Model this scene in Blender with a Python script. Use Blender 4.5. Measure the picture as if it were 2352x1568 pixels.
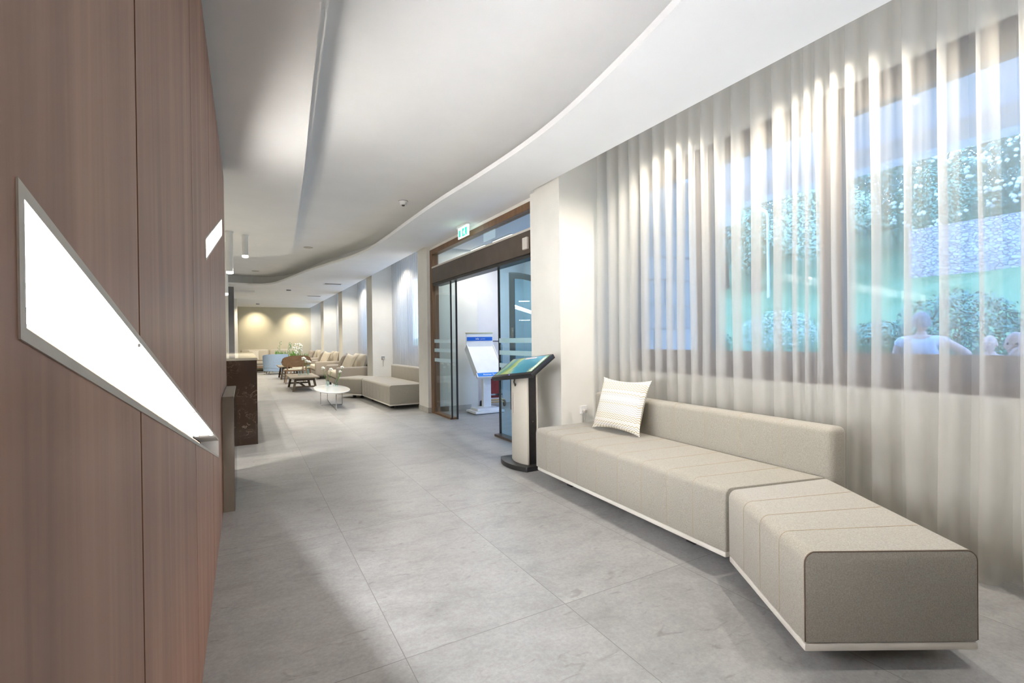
import bpy, bmesh, math, random
from mathutils import Vector, Matrix, noise
PI = math.pi
rnd = random.Random(7)
S = bpy.context.scene
COL = S.collection
for o in list(bpy.data.objects):
    bpy.data.objects.remove(o)

# ------------------------------------------------------------------ camera, world, light, exposure
cd = bpy.data.cameras.new('camera'); cam = bpy.data.objects.new('camera', cd); COL.objects.link(cam)
cd.sensor_fit = 'HORIZONTAL'; cd.sensor_width = 36.0
cd.lens = 1099.2 / 2352 * 36.0
cd.clip_start = 0.02; cd.clip_end = 200
yaw, pitch, roll = [math.radians(a) for a in (29.205, -0.2727, -0.697)]
fw = Vector((math.sin(yaw) * math.cos(pitch), math.cos(yaw) * math.cos(pitch), math.sin(pitch)))
rt = Vector((math.cos(yaw), -math.sin(yaw), 0)); up = rt.cross(fw)
r2 = rt * math.cos(roll) + up * math.sin(roll); u2 = up * math.cos(roll) - rt * math.sin(roll)
cam.matrix_world = Matrix(((r2.x, u2.x, -fw.x, 0), (r2.y, u2.y, -fw.y, 0), (r2.z, u2.z, -fw.z, 1.2), (0, 0, 0, 1)))
S.camera = cam

S.view_settings.view_transform = 'Standard'; S.view_settings.look = 'None'
S.view_settings.gamma = 1.0; S.view_settings.use_curve_mapping = False
S.view_settings.exposure = 0.32
S.cycles.transparent_max_bounces = 32
S.cycles.max_bounces = 12; S.cycles.diffuse_bounces = 7; S.cycles.glossy_bounces = 5; S.cycles.transmission_bounces = 8
S.cycles.caustics_reflective = False; S.cycles.caustics_refractive = False
S.cycles.sample_clamp_indirect = 6.0

W = bpy.data.worlds.new('sky'); S.world = W; W.use_nodes = True
nt = W.node_tree; nt.nodes.clear()
_o = nt.nodes.new('ShaderNodeOutputWorld'); _b = nt.nodes.new('ShaderNodeBackground')
_tc = nt.nodes.new('ShaderNodeTexCoord'); _sx = nt.nodes.new('ShaderNodeSeparateXYZ'); _cr = nt.nodes.new('ShaderNodeValToRGB')
nt.links.new(_tc.outputs['Generated'], _sx.inputs[0]); nt.links.new(_sx.outputs[2], _cr.inputs[0])
_cr.color_ramp.elements[0].position = 0.0; _cr.color_ramp.elements[0].color = (0.40, 0.58, 1.0, 1)
_cr.color_ramp.elements[1].position = 0.8; _cr.color_ramp.elements[1].color = (0.22, 0.46, 1.0, 1)
nt.links.new(_cr.outputs[0], _b.inputs[0]); _b.inputs[1].default_value = 5.2
nt.links.new(_b.outputs[0], _o.inputs[0])

WARM = (1.0, 0.91, 0.78)
def spot(name, loc, target, power, size=100, blend=0.6, radius=0.03, color=WARM):
    l = bpy.data.lights.new(name, 'SPOT'); l.energy = power; l.spot_size = math.radians(size); l.spot_blend = blend
    l.shadow_soft_size = radius; l.color = color
    o = bpy.data.objects.new(name, l); COL.objects.link(o); o.location = loc
    o.rotation_euler = (Vector(target) - Vector(loc)).to_track_quat('-Z', 'Y').to_euler()
    return o
# downlights tucked in the curtain pocket behind the soffit edge
for y, p in ((0.35, 75), (1.55, 80), (2.75, 62), (8.6, 70), (10.2, 70), (12.9, 60), (14.4, 60), (16.9, 60), (18.4, 60), (20.8, 55), (22.3, 50)):
    spot('pocket_spot', (2.74, y, 2.84), (2.70, y, 0), p * 1.15, 158, 0.6, 0.015, (1.0, 0.92, 0.80))
# spots over the hall; the first is unseen, added behind the camera for floor bounce
for x, y, p in ((1.25, -1.5, 260),):
    spot('hall_and_fill_spot', (x, y, 2.96), (x, y, 0), p, 130, 0.8, 0.05, (1.0, 0.93, 0.82))
for x, y, p in ((1.086, 9.87, 130), (0.268, 13.69, 170)):
    spot('hall_and_fill_spot', (x, y, 2.96), (x, y, 0), p, 120, 0.8, 0.05, (1.0, 0.90, 0.74))
for x, y, p in ((0.44, 22.65, 85), (1.97, 22.65, 85)):
    spot('wall_washer', (x, y, 2.66), (x, 23.4, 1.75), p, 85, 1.0, 0.03, (1.0, 0.88, 0.66))
for x, y, p in ((1.14, 15.4, 190), (0.475, 21.0, 170), (0.3, 18.2, 170), (-0.9, 17.0, 100), (1.5, 19.5, 140)):
    spot('lounge_spot', (x, y, 2.68), (x, y, 0), p, 130, 0.8, 0.04, (1.0, 0.88, 0.70))
for x, y, p in ((-1.6, 1.0, 330), (-1.6, 4.5, 330), (-1.6, 7.5, 260), (-1.8, 11.5, 160)):  # unseen spots added behind the walnut wall, brightening the ceiling by bounce
    spot('reception_fill_spot', (x, y, 2.70), (x, y, 0), p, 140, 0.8, 0.06, (1.0, 0.93, 0.82))

# ------------------------------------------------------------------ materials
def nd(nt, t, **kw):
    n = nt.nodes.new(t)
    for k, v in kw.items():
        setattr(n, k, v)
    return n
def mat(name, col, rough=0.5, metal=0.0, emit=None, es=0.0, spec=None, sheen=0.0, coat=0.0):
    m = bpy.data.materials.new(name); m.use_nodes = True
    b = m.node_tree.nodes['Principled BSDF']
    b.inputs['Base Color'].default_value = (*col, 1); b.inputs['Roughness'].default_value = rough
    b.inputs['Metallic'].default_value = metal
    if spec is not None: b.inputs['Specular IOR Level'].default_value = spec
    if emit: b.inputs['Emission Color'].default_value = (*emit, 1); b.inputs['Emission Strength'].default_value = es
    if sheen: b.inputs['Sheen Weight'].default_value = sheen
    if coat: b.inputs['Coat Weight'].default_value = coat
    return m
def vary(m, c1, c2, scale=(5, 5, 5), detail=4, bump=0.0, lo=0.35, hi=0.65, bscale=None, dist=0.002, distortion=0.0, rough=None):
    t = m.node_tree; b = t.nodes['Principled BSDF']
    tc = nd(t, 'ShaderNodeTexCoord'); mp = nd(t, 'ShaderNodeMapping'); mp.inputs['Scale'].default_value = scale
    n = nd(t, 'ShaderNodeTexNoise'); n.inputs['Scale'].default_value = 1.0; n.inputs['Detail'].default_value = detail
    n.inputs['Distortion'].default_value = distortion
    r = nd(t, 'ShaderNodeValToRGB')
    r.color_ramp.elements[0].position = lo; r.color_ramp.elements[0].color = (*c1, 1)
    r.color_ramp.elements[1].position = hi; r.color_ramp.elements[1].color = (*c2, 1)
    t.links.new(tc.outputs['Object'], mp.inputs[0]); t.links.new(mp.outputs[0], n.inputs['Vector'])
    t.links.new(n.outputs['Fac'], r.inputs[0]); t.links.new(r.outputs[0], b.inputs['Base Color'])
    if rough:
        mr = nd(t, 'ShaderNodeMapRange'); mr.inputs['To Min'].default_value = rough[0]; mr.inputs['To Max'].default_value = rough[1]
        t.links.new(n.outputs['Fac'], mr.inputs[0]); t.links.new(mr.outputs[0], b.inputs['Roughness'])
    if bump:
        n2 = n
        if bscale:
            n2 = nd(t, 'ShaderNodeTexNoise'); n2.inputs['Scale'].default_value = bscale; n2.inputs['Detail'].default_value = 3
            t.links.new(tc.outputs['Object'], n2.inputs['Vector'])
        bp = nd(t, 'ShaderNodeBump'); bp.inputs['Strength'].default_value = bump; bp.inputs['Distance'].default_value = dist
        t.links.new(n2.outputs['Fac'], bp.inputs['Height']); t.links.new(bp.outputs[0], b.inputs['Normal'])
    return m
def vmat(name, c1, c2, scale=(5, 5, 5), rough=0.5, **kw):
    keys = ('metal', 'spec', 'sheen', 'coat')
    m = mat(name, c1, rough, **{k: kw.pop(k) for k in keys if k in kw})
    return vary(m, c1, c2, scale, **kw)
def glass(name, tint=(0.9, 0.97, 0.96), rough=0.0, trans=0.9, ior=1.45):
    # architectural pane: sees through, mirrors by Fresnel
    m = bpy.data.materials.new(name); m.use_nodes = True; t = m.node_tree; t.nodes.clear()
    o = nd(t, 'ShaderNodeOutputMaterial'); mx = nd(t, 'ShaderNodeMixShader'); fr = nd(t, 'ShaderNodeFresnel'); fr.inputs[0].default_value = ior
    tr = nd(t, 'ShaderNodeBsdfTransparent'); tr.inputs[0].default_value = (*tint, 1)
    gl = nd(t, 'ShaderNodeBsdfGlossy'); gl.inputs['Roughness'].default_value = rough
    ge = nd(t, 'ShaderNodeNewGeometry'); iv = nd(t, 'ShaderNodeMath', operation='SUBTRACT'); iv.inputs[0].default_value = 1.0; t.links.new(ge.outputs['Backfacing'], iv.inputs[1])
    ml = nd(t, 'ShaderNodeMath', operation='MULTIPLY'); t.links.new(fr.outputs[0], ml.inputs[0]); t.links.new(iv.outputs[0], ml.inputs[1])
    t.links.new(ml.outputs[0], mx.inputs[0]); t.links.new(tr.outputs[0], mx.inputs[1]); t.links.new(gl.outputs[0], mx.inputs[2])
    t.links.new(mx.outputs[0], o.inputs[0]); return m
def sheer(name, col, clear, trans_col):
    m = bpy.data.materials.new(name); m.use_nodes = True; t = m.node_tree; t.nodes.clear()
    o = nd(t, 'ShaderNodeOutputMaterial'); mx = nd(t, 'ShaderNodeMixShader'); mx.inputs[0].default_value = 1 - clear
    tr = nd(t, 'ShaderNodeBsdfTransparent'); tr.inputs[0].default_value = (1, 1, 1, 1)
    df = nd(t, 'ShaderNodeBsdfDiffuse'); df.inputs[0].default_value = (*col, 1)
    tl = nd(t, 'ShaderNodeBsdfTranslucent'); tl.inputs[0].default_value = (*trans_col, 1)
    m2 = nd(t, 'ShaderNodeMixShader'); m2.inputs[0].default_value = 0.38
    # fine vertical weave
    tc = nd(t, 'ShaderNodeTexCoord'); mp = nd(t, 'ShaderNodeMapping'); mp.inputs['Scale'].default_value = (160, 160, 3)
    n = nd(t, 'ShaderNodeTexNoise'); n.inputs['Scale'].default_value = 1; n.inputs['Detail'].default_value = 2
    bp = nd(t, 'ShaderNodeBump'); bp.inputs['Strength'].default_value = 0.12; bp.inputs['Distance'].default_value = 0.002
    t.links.new(tc.outputs['Object'], mp.inputs[0]); t.links.new(mp.outputs[0], n.inputs['Vector']); t.links.new(n.outputs['Fac'], bp.inputs['Height'])
    t.links.new(bp.outputs[0], df.inputs['Normal'])
    t.links.new(df.outputs[0], m2.inputs[1]); t.links.new(tl.outputs[0], m2.inputs[2])
    t.links.new(tr.outputs[0], mx.inputs[1]); t.links.new(m2.outputs[0], mx.inputs[2]); t.links.new(mx.outputs[0], o.inputs[0]); return m

M = {}
M['ceil'] = vmat('ceiling_paint', (0.82, 0.82, 0.81), (0.85, 0.85, 0.84), (2, 2, 2), 0.7)
M['wall'] = vmat('wall_paint', (0.70, 0.685, 0.63), (0.74, 0.725, 0.67), (3, 3, 3), 0.7, bump=0.05, bscale=180)
M['vest'] = vmat('vestibule_paint', (0.74, 0.735, 0.75), (0.78, 0.775, 0.79), (3, 3, 3), 0.7)
M['beige'] = vmat('beige_wallcover', (0.60, 0.55, 0.42), (0.65, 0.60, 0.46), (1.5, 1.5, 1.5), 0.7)
M['greycol'] = vmat('grey_paint', (0.14, 0.14, 0.15), (0.17, 0.17, 0.18), (3, 3, 3), 0.6)
M['skirt'] = vmat('skirting_tile', (0.38, 0.36, 0.33), (0.48, 0.46, 0.42), (9, 9, 9), 0.4)
def floor_mat():
    m = mat('stone_tile', (0.5, 0.5, 0.48), 0.38); t = m.node_tree; b = t.nodes['Principled BSDF']
    tc = nd(t, 'ShaderNodeTexCoord'); sx = nd(t, 'ShaderNodeSeparateXYZ'); t.links.new(tc.outputs['Object'], sx.inputs[0])
    def mt(op, a, bb=None):
        n = nd(t, 'ShaderNodeMath', operation=op)
        for i, v in enumerate((a, bb)):
            if v is None: continue
            if isinstance(v, (int, float)): n.inputs[i].default_value = v
            else: t.links.new(v, n.inputs[i])
        return n.outputs[0]
    ux = mt('DIVIDE', mt('SUBTRACT', sx.outputs[0], 0.5165), 0.735); uy = mt('DIVIDE', mt('SUBTRACT', sx.outputs[1], 1.775), 1.378)
    def line(u, w):
        f = mt('FRACT', u); d = mt('MINIMUM', f, mt('SUBTRACT', 1.0, f)); return mt('LESS_THAN', d, w)
    g = mt('MAXIMUM', line(ux, 0.0017 / 0.735), line(uy, 0.0017 / 1.378))
    cmb = nd(t, 'ShaderNodeCombineXYZ'); t.links.new(mt('FLOOR', ux), cmb.inputs[0]); t.links.new(mt('FLOOR', uy), cmb.inputs[1])
    wn = nd(t, 'ShaderNodeTexWhiteNoise', noise_dimensions='3D'); t.links.new(cmb.outputs[0], wn.inputs['Vector'])
    off = nd(t, 'ShaderNodeVectorMath', operation='MULTIPLY_ADD'); t.links.new(wn.outputs['Color'], off.inputs[0]); off.inputs[1].default_value = (13, 13, 13); t.links.new(tc.outputs['Object'], off.inputs[2])
    mp = nd(t, 'ShaderNodeMapping'); mp.inputs['Scale'].default_value = (3.0, 5.0, 1); mp.inputs['Rotation'].default_value = (0, 0, 0.35); t.links.new(off.outputs[0], mp.inputs[0])
    n = nd(t, 'ShaderNodeTexNoise'); n.inputs['Scale'].default_value = 1.0; n.inputs['Detail'].default_value = 12; n.inputs['Roughness'].default_value = 0.72; n.inputs['Distortion'].default_value = 0.35
    t.links.new(mp.outputs[0], n.inputs['Vector'])
    r = nd(t, 'ShaderNodeValToRGB'); e = r.color_ramp.elements
    e[0].position = 0.25; e[0].color = (0.19, 0.189, 0.188, 1); e[1].position = 0.78; e[1].color = (0.37, 0.368, 0.365, 1)
    x = e.new(0.5); x.color = (0.295, 0.293, 0.29, 1)
    t.links.new(n.outputs['Fac'], r.inputs[0])
    # fine dark cleft streaks
    n3 = nd(t, 'ShaderNodeTexNoise'); n3.inputs['Scale'].default_value = 9; n3.inputs['Detail'].default_value = 8; n3.inputs['Distortion'].default_value = 1.2
    mp3 = nd(t, 'ShaderNodeMapping'); mp3.inputs['Scale'].default_value = (0.8, 1.9, 1); mp3.inputs['Rotation'].default_value = (0, 0, 0.35); t.links.new(off.outputs[0], mp3.inputs[0]); t.links.new(mp3.outputs[0], n3.inputs['Vector'])
    r3 = nd(t, 'ShaderNodeValToRGB'); r3.color_ramp.elements[0].position = 0.28; r3.color_ramp.elements[0].color = (0.68, 0.67, 0.65, 1); r3.color_ramp.elements[1].position = 0.38; r3.color_ramp.elements[1].color = (1, 1, 1, 1)
    t.links.new(n3.outputs['Fac'], r3.inputs[0])
    mu = nd(t, 'ShaderNodeMixRGB', blend_type='MULTIPLY'); mu.inputs[0].default_value = 0.8; t.links.new(r.outputs[0], mu.inputs[1]); t.links.new(r3.outputs[0], mu.inputs[2])
    n4 = nd(t, 'ShaderNodeTexNoise'); n4.inputs['Scale'].default_value = 55; n4.inputs['Detail'].default_value = 6; n4.inputs['Roughness'].default_value = 0.75; t.links.new(off.outputs[0], n4.inputs['Vector'])
    r4 = nd(t, 'ShaderNodeValToRGB'); r4.color_ramp.elements[0].position = 0.30; r4.color_ramp.elements[0].color = (0.80, 0.80, 0.80, 1); r4.color_ramp.elements[1].position = 0.62; r4.color_ramp.elements[1].color = (1.04, 1.04, 1.04, 1); t.links.new(n4.outputs['Fac'], r4.inputs[0])
    mu2 = nd(t, 'ShaderNodeMixRGB', blend_type='MULTIPLY'); mu2.inputs[0].default_value = 1.0; t.links.new(mu.outputs[0], mu2.inputs[1]); t.links.new(r4.outputs[0], mu2.inputs[2])
    hs = nd(t, 'ShaderNodeHueSaturation'); t.links.new(mu2.outputs[0], hs.inputs['Color'])
    mr = nd(t, 'ShaderNodeMapRange'); mr.inputs['To Min'].default_value = 0.94; mr.inputs['To Max'].default_value = 1.05; t.links.new(wn.outputs['Value'], mr.inputs[0]); t.links.new(mr.outputs[0], hs.inputs['Value'])
    mx = nd(t, 'ShaderNodeMixRGB'); t.links.new(g, mx.inputs[0]); t.links.new(hs.outputs[0], mx.inputs[1]); mx.inputs[2].default_value = (0.15, 0.147, 0.14, 1)
    t.links.new(mx.outputs[0], b.inputs['Base Color'])
    rr = nd(t, 'ShaderNodeMapRange'); rr.inputs['To Min'].default_value = 0.30; rr.inputs['To Max'].default_value = 0.5; t.links.new(n.outputs['Fac'], rr.inputs[0]); t.links.new(rr.outputs[0], b.inputs['Roughness'])
    hgt = mt('SUBTRACT', mt('MULTIPLY', n.outputs['Fac'], 0.6), g)
    bp = nd(t, 'ShaderNodeBump'); bp.inputs['Strength'].default_value = 0.22; bp.inputs['Distance'].default_value = 0.004
    t.links.new(hgt, bp.inputs['Height']); t.links.new(bp.outputs[0], b.inputs['Normal'])
    return m
M['floor'] = floor_mat()
def wood_mat(name, c1, c2, c3, sc=(30, 30, 0.9), rough=0.42):
    m = mat(name, c2, rough); t = m.node_tree; b = t.nodes['Principled BSDF']
    tc = nd(t, 'ShaderNodeTexCoord'); mp = nd(t, 'ShaderNodeMapping'); mp.inputs['Scale'].default_value = sc
    n = nd(t, 'ShaderNodeTexNoise'); n.inputs['Scale'].default_value = 1; n.inputs['Detail'].default_value = 7; n.inputs['Roughness'].default_value = 0.6; n.inputs['Distortion'].default_value = 0.6
    r = nd(t, 'ShaderNodeValToRGB'); e = r.color_ramp.elements; e[0].position = 0.28; e[0].color = (*c1, 1); e[1].position = 0.75; e[1].color = (*c3, 1); x = e.new(0.5); x.color = (*c2, 1)
    mp2 = nd(t, 'ShaderNodeMapping'); mp2.inputs['Scale'].default_value = (sc[0] * 6, sc[1] * 6, sc[2] * 2.0)
    n2 = nd(t, 'ShaderNodeTexNoise'); n2.inputs['Scale'].default_value = 1; n2.inputs['Detail'].default_value = 4
    mx = nd(t, 'ShaderNodeMixRGB', blend_type='MULTIPLY'); mx.inputs[0].default_value = 0.35
    t.links.new(tc.outputs['Object'], mp.inputs[0]); t.links.new(tc.outputs['Object'], mp2.inputs[0]); t.links.new(mp.outputs[0], n.inputs['Vector']); t.links.new(mp2.outputs[0], n2.inputs['Vector'])
    t.links.new(n.outputs['Fac'], r.inputs[0]); t.links.new(r.outputs[0], mx.inputs[1]); t.links.new(n2.outputs['Fac'], mx.inputs[2]); t.links.new(mx.outputs[0], b.inputs['Base Color'])
    bp = nd(t, 'ShaderNodeBump'); bp.inputs['Strength'].default_value = 0.10; bp.inputs['Distance'].default_value = 0.001; t.links.new(n2.outputs['Fac'], bp.inputs['Height']); t.links.new(bp.outputs[0], b.inputs['Normal'])
    return m
M['wood'] = wood_mat('walnut_panel', (0.215, 0.096, 0.058), (0.33, 0.162, 0.104), (0.45, 0.245, 0.165), (9, 9, 0.5), 0.40)
M['darkwood'] = wood_mat('dark_oak', (0.05, 0.035, 0.025), (0.10, 0.075, 0.05), (0.17, 0.13, 0.09), (3, 22, 22), 0.5)
M['topwood'] = wood_mat('grey_oak_top', (0.17, 0.14, 0.10), (0.25, 0.21, 0.15), (0.34, 0.29, 0.22), (3, 26, 26), 0.4)
M['chairwood'] = wood_mat('tan_oak', (0.24, 0.14, 0.075), (0.33, 0.20, 0.11), (0.41, 0.26, 0.15), (5, 20, 5), 0.45)
M['groove'] = mat('dark_groove', (0.03, 0.02, 0.015), 0.8)
M['trim'] = mat('fixture_trim', (0.52, 0.48, 0.43), 0.45)
M['led'] = mat('led_diffuser', (0.35, 0.35, 0.35), 0.5, emit=(0.93, 0.955, 1.0), es=2.2)
M['ledtop'] = mat('led_upper_diffuser', (0.35, 0.33, 0.32), 0.5, emit=(0.93, 0.955, 1.0), es=1.3)
M['ledstrip'] = mat('led_strip', (0.9, 0.9, 0.9), 0.5, emit=(0.93, 0.955, 1.0), es=330.0)
M['ledstrip_up'] = mat('led_strip_up', (0.9, 0.9, 0.9), 0.5, emit=(0.93, 0.955, 1.0), es=190.0)
M['lednear'] = mat('led_small_diffuser', (0.9, 0.9, 0.9), 0.5, emit=(1.0, 0.97, 0.92), es=62.0)
M['panel_light'] = mat('ceiling_panel_light', (0.9, 0.9, 0.9), 0.5, emit=(1.0, 0.97, 0.88), es=2.2)
M['lamp_glow'] = mat('pendant_glow', (0.9, 0.9, 0.9), 0.5, emit=(1.0, 0.95, 0.85), es=5.0)
M['white'] = vmat('white_enamel', (0.78, 0.78, 0.77), (0.82, 0.82, 0.81), (8, 8, 8), 0.35)
M['bronze'] = vmat('bronze_frame', (0.055, 0.040, 0.030), (0.075, 0.055, 0.042), (6, 6, 6), 0.42)
M['brownjamb'] = vmat('brown_jamb', (0.12, 0.06, 0.025), (0.17, 0.09, 0.04), (20, 20, 1), 0.45)
M['winframe'] = vmat('window_frame_paint', (0.16, 0.13, 0.12), (0.20, 0.165, 0.15), (6, 6, 1), 0.5)
M['black'] = vmat('black_metal', (0.012, 0.011, 0.011), (0.02, 0.018, 0.018), (20, 20, 20), 0.4)
M['blackgloss'] = mat('black_plastic', (0.012, 0.012, 0.013), 0.28)
M['glass'] = glass('clear_glass', (0.93, 0.97, 0.97), ior=1.2)
M['doorglass'] = glass('tinted_door_glass', (0.93, 0.965, 0.965))
M['doorglass_blue'] = glass('blue_reflecting_glass', (0.80, 0.92, 0.97), ior=1.5)
M['frost'] = mat('frosted_band', (0.55, 0.72, 0.80), 0.5)
M['seal'] = mat('door_seal', (0.02, 0.02, 0.02), 0.5)
M['fabric'] = vmat('oatmeal_fabric', (0.265, 0.245, 0.205), (0.37, 0.345, 0.295), (230, 230, 230), 0.85, detail=2, bump=0.35, lo=0.3, hi=0.7, sheen=0.15, dist=0.0015)
M['stitch'] = mat('tan_stitching', (0.40, 0.32, 0.22), 0.8)
M['piping'] = mat('brown_piping', (0.12, 0.085, 0.06), 0.8)
M['cream'] = vmat('cream_powder_coat', (0.66, 0.63, 0.56), (0.70, 0.67, 0.60), (8, 8, 8), 0.4)
M['loungefab'] = vmat('taupe_fabric', (0.32, 0.285, 0.24), (0.39, 0.35, 0.30), (120, 120, 120), 0.85, detail=2, bump=0.2)
M['loungecush'] = vmat('sand_cushion', (0.52, 0.47, 0.38), (0.60, 0.545, 0.45), (90, 90, 90), 0.85, detail=2, bump=0.2)
M['pillowdark'] = vmat('brown_cushion', (0.22, 0.19, 0.16), (0.34, 0.30, 0.25), (3, 60, 60), 0.85, detail=1, bump=0.2)
M['sheer'] = sheer('sheer_curtain', (0.74, 0.71, 0.65), 0.60, (0.72, 0.72, 0.72))
M['sheer_hem'] = sheer('curtain_hem', (0.68, 0.645, 0.58), 0.20, (0.60, 0.59, 0.57))
M['chrome'] = mat('chrome', (0.75, 0.75, 0.76), 0.12, 1.0)
M['brass'] = mat('warm_brass', (0.72, 0.52, 0.25), 0.3, 1.0)
M['marbletop'] = vmat('white_gloss_top', (0.62, 0.63, 0.62), (0.70, 0.71, 0.70), (4, 4, 4), 0.08)
def marble():
    m = mat('dark_marble', (0.035, 0.022, 0.016), 0.12); t = m.node_tree; b = t.nodes['Principled BSDF']
    tc = nd(t, 'ShaderNodeTexCoord'); n = nd(t, 'ShaderNodeTexNoise'); n.inputs['Scale'].default_value = 10; n.inputs['Detail'].default_value = 9; n.inputs['Distortion'].default_value = 1.3
    mp = nd(t, 'ShaderNodeMapping'); mp.inputs['Rotation'].default_value = (0.3, 0.5, 0.2); t.links.new(tc.outputs['Object'], mp.inputs[0]); t.links.new(mp.outputs[0], n.inputs['Vector'])
    r = nd(t, 'ShaderNodeValToRGB'); e = r.color_ramp.elements; e[0].position = 0.475; e[0].color = (0.038, 0.024, 0.017, 1); e[1].position = 0.525; e[1].color = (0.05, 0.032, 0.024, 1); x = e.new(0.5); x.color = (0.24, 0.19, 0.15, 1); y = e.new(0.49); y.color = (0.055, 0.035, 0.026, 1)
    n2 = nd(t, 'ShaderNodeTexNoise'); n2.inputs['Scale'].default_value = 3.0; n2.inputs['Detail'].default_value = 4; t.links.new(tc.outputs['Object'], n2.inputs['Vector'])
    r2 = nd(t, 'ShaderNodeValToRGB'); r2.color_ramp.elements[0].position = 0.52; r2.color_ramp.elements[1].position = 0.70
    mx = nd(t, 'ShaderNodeMixRGB'); t.links.new(n.outputs['Fac'], r.inputs[0]); t.links.new(n2.outputs['Fac'], r2.inputs[0]); t.links.new(r2.outputs[0], mx.inputs[0]); mx.inputs[1].default_value = (0.04, 0.025, 0.018, 1); t.links.new(r.outputs[0], mx.inputs[2])
    t.links.new(mx.outputs[0], b.inputs['Base Color']); return m
M['marble'] = marble()
M['taupe'] = vmat('taupe_lacquer', (0.22, 0.185, 0.145), (0.25, 0.21, 0.165), (3, 3, 3), 0.35)
M['kioskbody'] = vmat('silver_beige_body', (0.50, 0.47, 0.40), (0.52, 0.49, 0.42), (4, 4, 4), 0.4)
M['signblue'] = mat('sign_blue', (0.01, 0.11, 0.52), 0.4)
M['signwhite'] = mat('sign_white', (0.85, 0.85, 0.85), 0.4)
M['exitgreen'] = mat('exit_green', (0.0, 0.32, 0.20), 0.5, emit=(0.02, 0.42, 0.27), es=1.6)
M['exitwhite'] = mat('exit_white', (0.8, 0.85, 0.82), 0.5, emit=(0.75, 1.0, 0.92), es=2.0)
M['redboard'] = vmat('maroon_board', (0.20, 0.022, 0.018), (0.26, 0.035, 0.028), (12, 12, 12), 0.6)
M['rubber'] = mat('rubber', (0.03, 0.03, 0.03), 0.7)
M['blue'] = vmat('pale_blue_fabric', (0.30, 0.42, 0.60), (0.38, 0.50, 0.68), (60, 60, 60), 0.8)
M['planter'] = vmat('grey_planter', (0.30, 0.36, 0.40), (0.38, 0.44, 0.48), (6, 6, 6), 0.6)
M['leaf'] = vmat('leaf_green', (0.20, 0.36, 0.24), (0.34, 0.54, 0.40), (3, 3, 3), 0.8, spec=0.1, lo=0.3, hi=0.7)
M['leafdark'] = vmat('leaf_dark', (0.13, 0.27, 0.20), (0.25, 0.43, 0.34), (3, 3, 3), 0.8, spec=0.1, lo=0.3, hi=0.7)
M['leafpale'] = vmat('leaf_pale', (0.40, 0.56, 0.42), (0.56, 0.70, 0.56), (3, 3, 3), 0.8, spec=0.1, lo=0.3, hi=0.7)
M['plantgreen'] = mat('stem_green', (0.12, 0.28, 0.05), 0.5)
M['petal'] = mat('white_petal', (0.85, 0.86, 0.80), 0.6)
M['pink'] = mat('pink_petal', (0.75, 0.25, 0.42), 0.6)
M['bark'] = vmat('bark', (0.10, 0.075, 0.055), (0.17, 0.13, 0.10), (10, 10, 2), 0.9)
M['grass'] = vmat('lawn', (0.15, 0.29, 0.13), (0.22, 0.38, 0.19), (2, 2, 2), 0.9, bump=0.5, bscale=60, dist=0.02)
M['terrace'] = vmat('terrace_stone', (0.62, 0.61, 0.60), (0.70, 0.69, 0.67), (3, 3, 3), 0.7)
M['concrete'] = vmat('pale_concrete', (0.80, 0.80, 0.82), (0.85, 0.85, 0.87), (2, 2, 2), 0.8)
M['canopysoffit'] = vmat('canopy_soffit', (0.66, 0.67, 0.70), (0.70, 0.71, 0.74), (2, 2, 2), 0.8)
M['skin'] = vmat('skin', (0.56, 0.36, 0.28), (0.62, 0.41, 0.33), (12, 12, 12), 0.55)
M['hairgrey'] = vmat('grey_hair', (0.20, 0.19, 0.19), (0.30, 0.29, 0.29), (40, 40, 40), 0.7)
M['shirtgrey'] = vmat('grey_white_top', (0.50, 0.53, 0.62), (0.66, 0.69, 0.78), (1, 1, 14), 0.9)
M['shirtwhite'] = vmat('white_shirt', (0.66, 0.68, 0.72), (0.76, 0.78, 0.82), (10, 10, 10), 0.9)
M['shirtpink'] = vmat('pink_shirt', (0.62, 0.40, 0.42), (0.70, 0.48, 0.50), (10, 10, 10), 0.9)
M['trouser'] = mat('dark_trousers', (0.06, 0.07, 0.10), 0.9)
M['water'] = glass('vase_glass', (0.93, 0.97, 0.98), ior=1.5)
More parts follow.
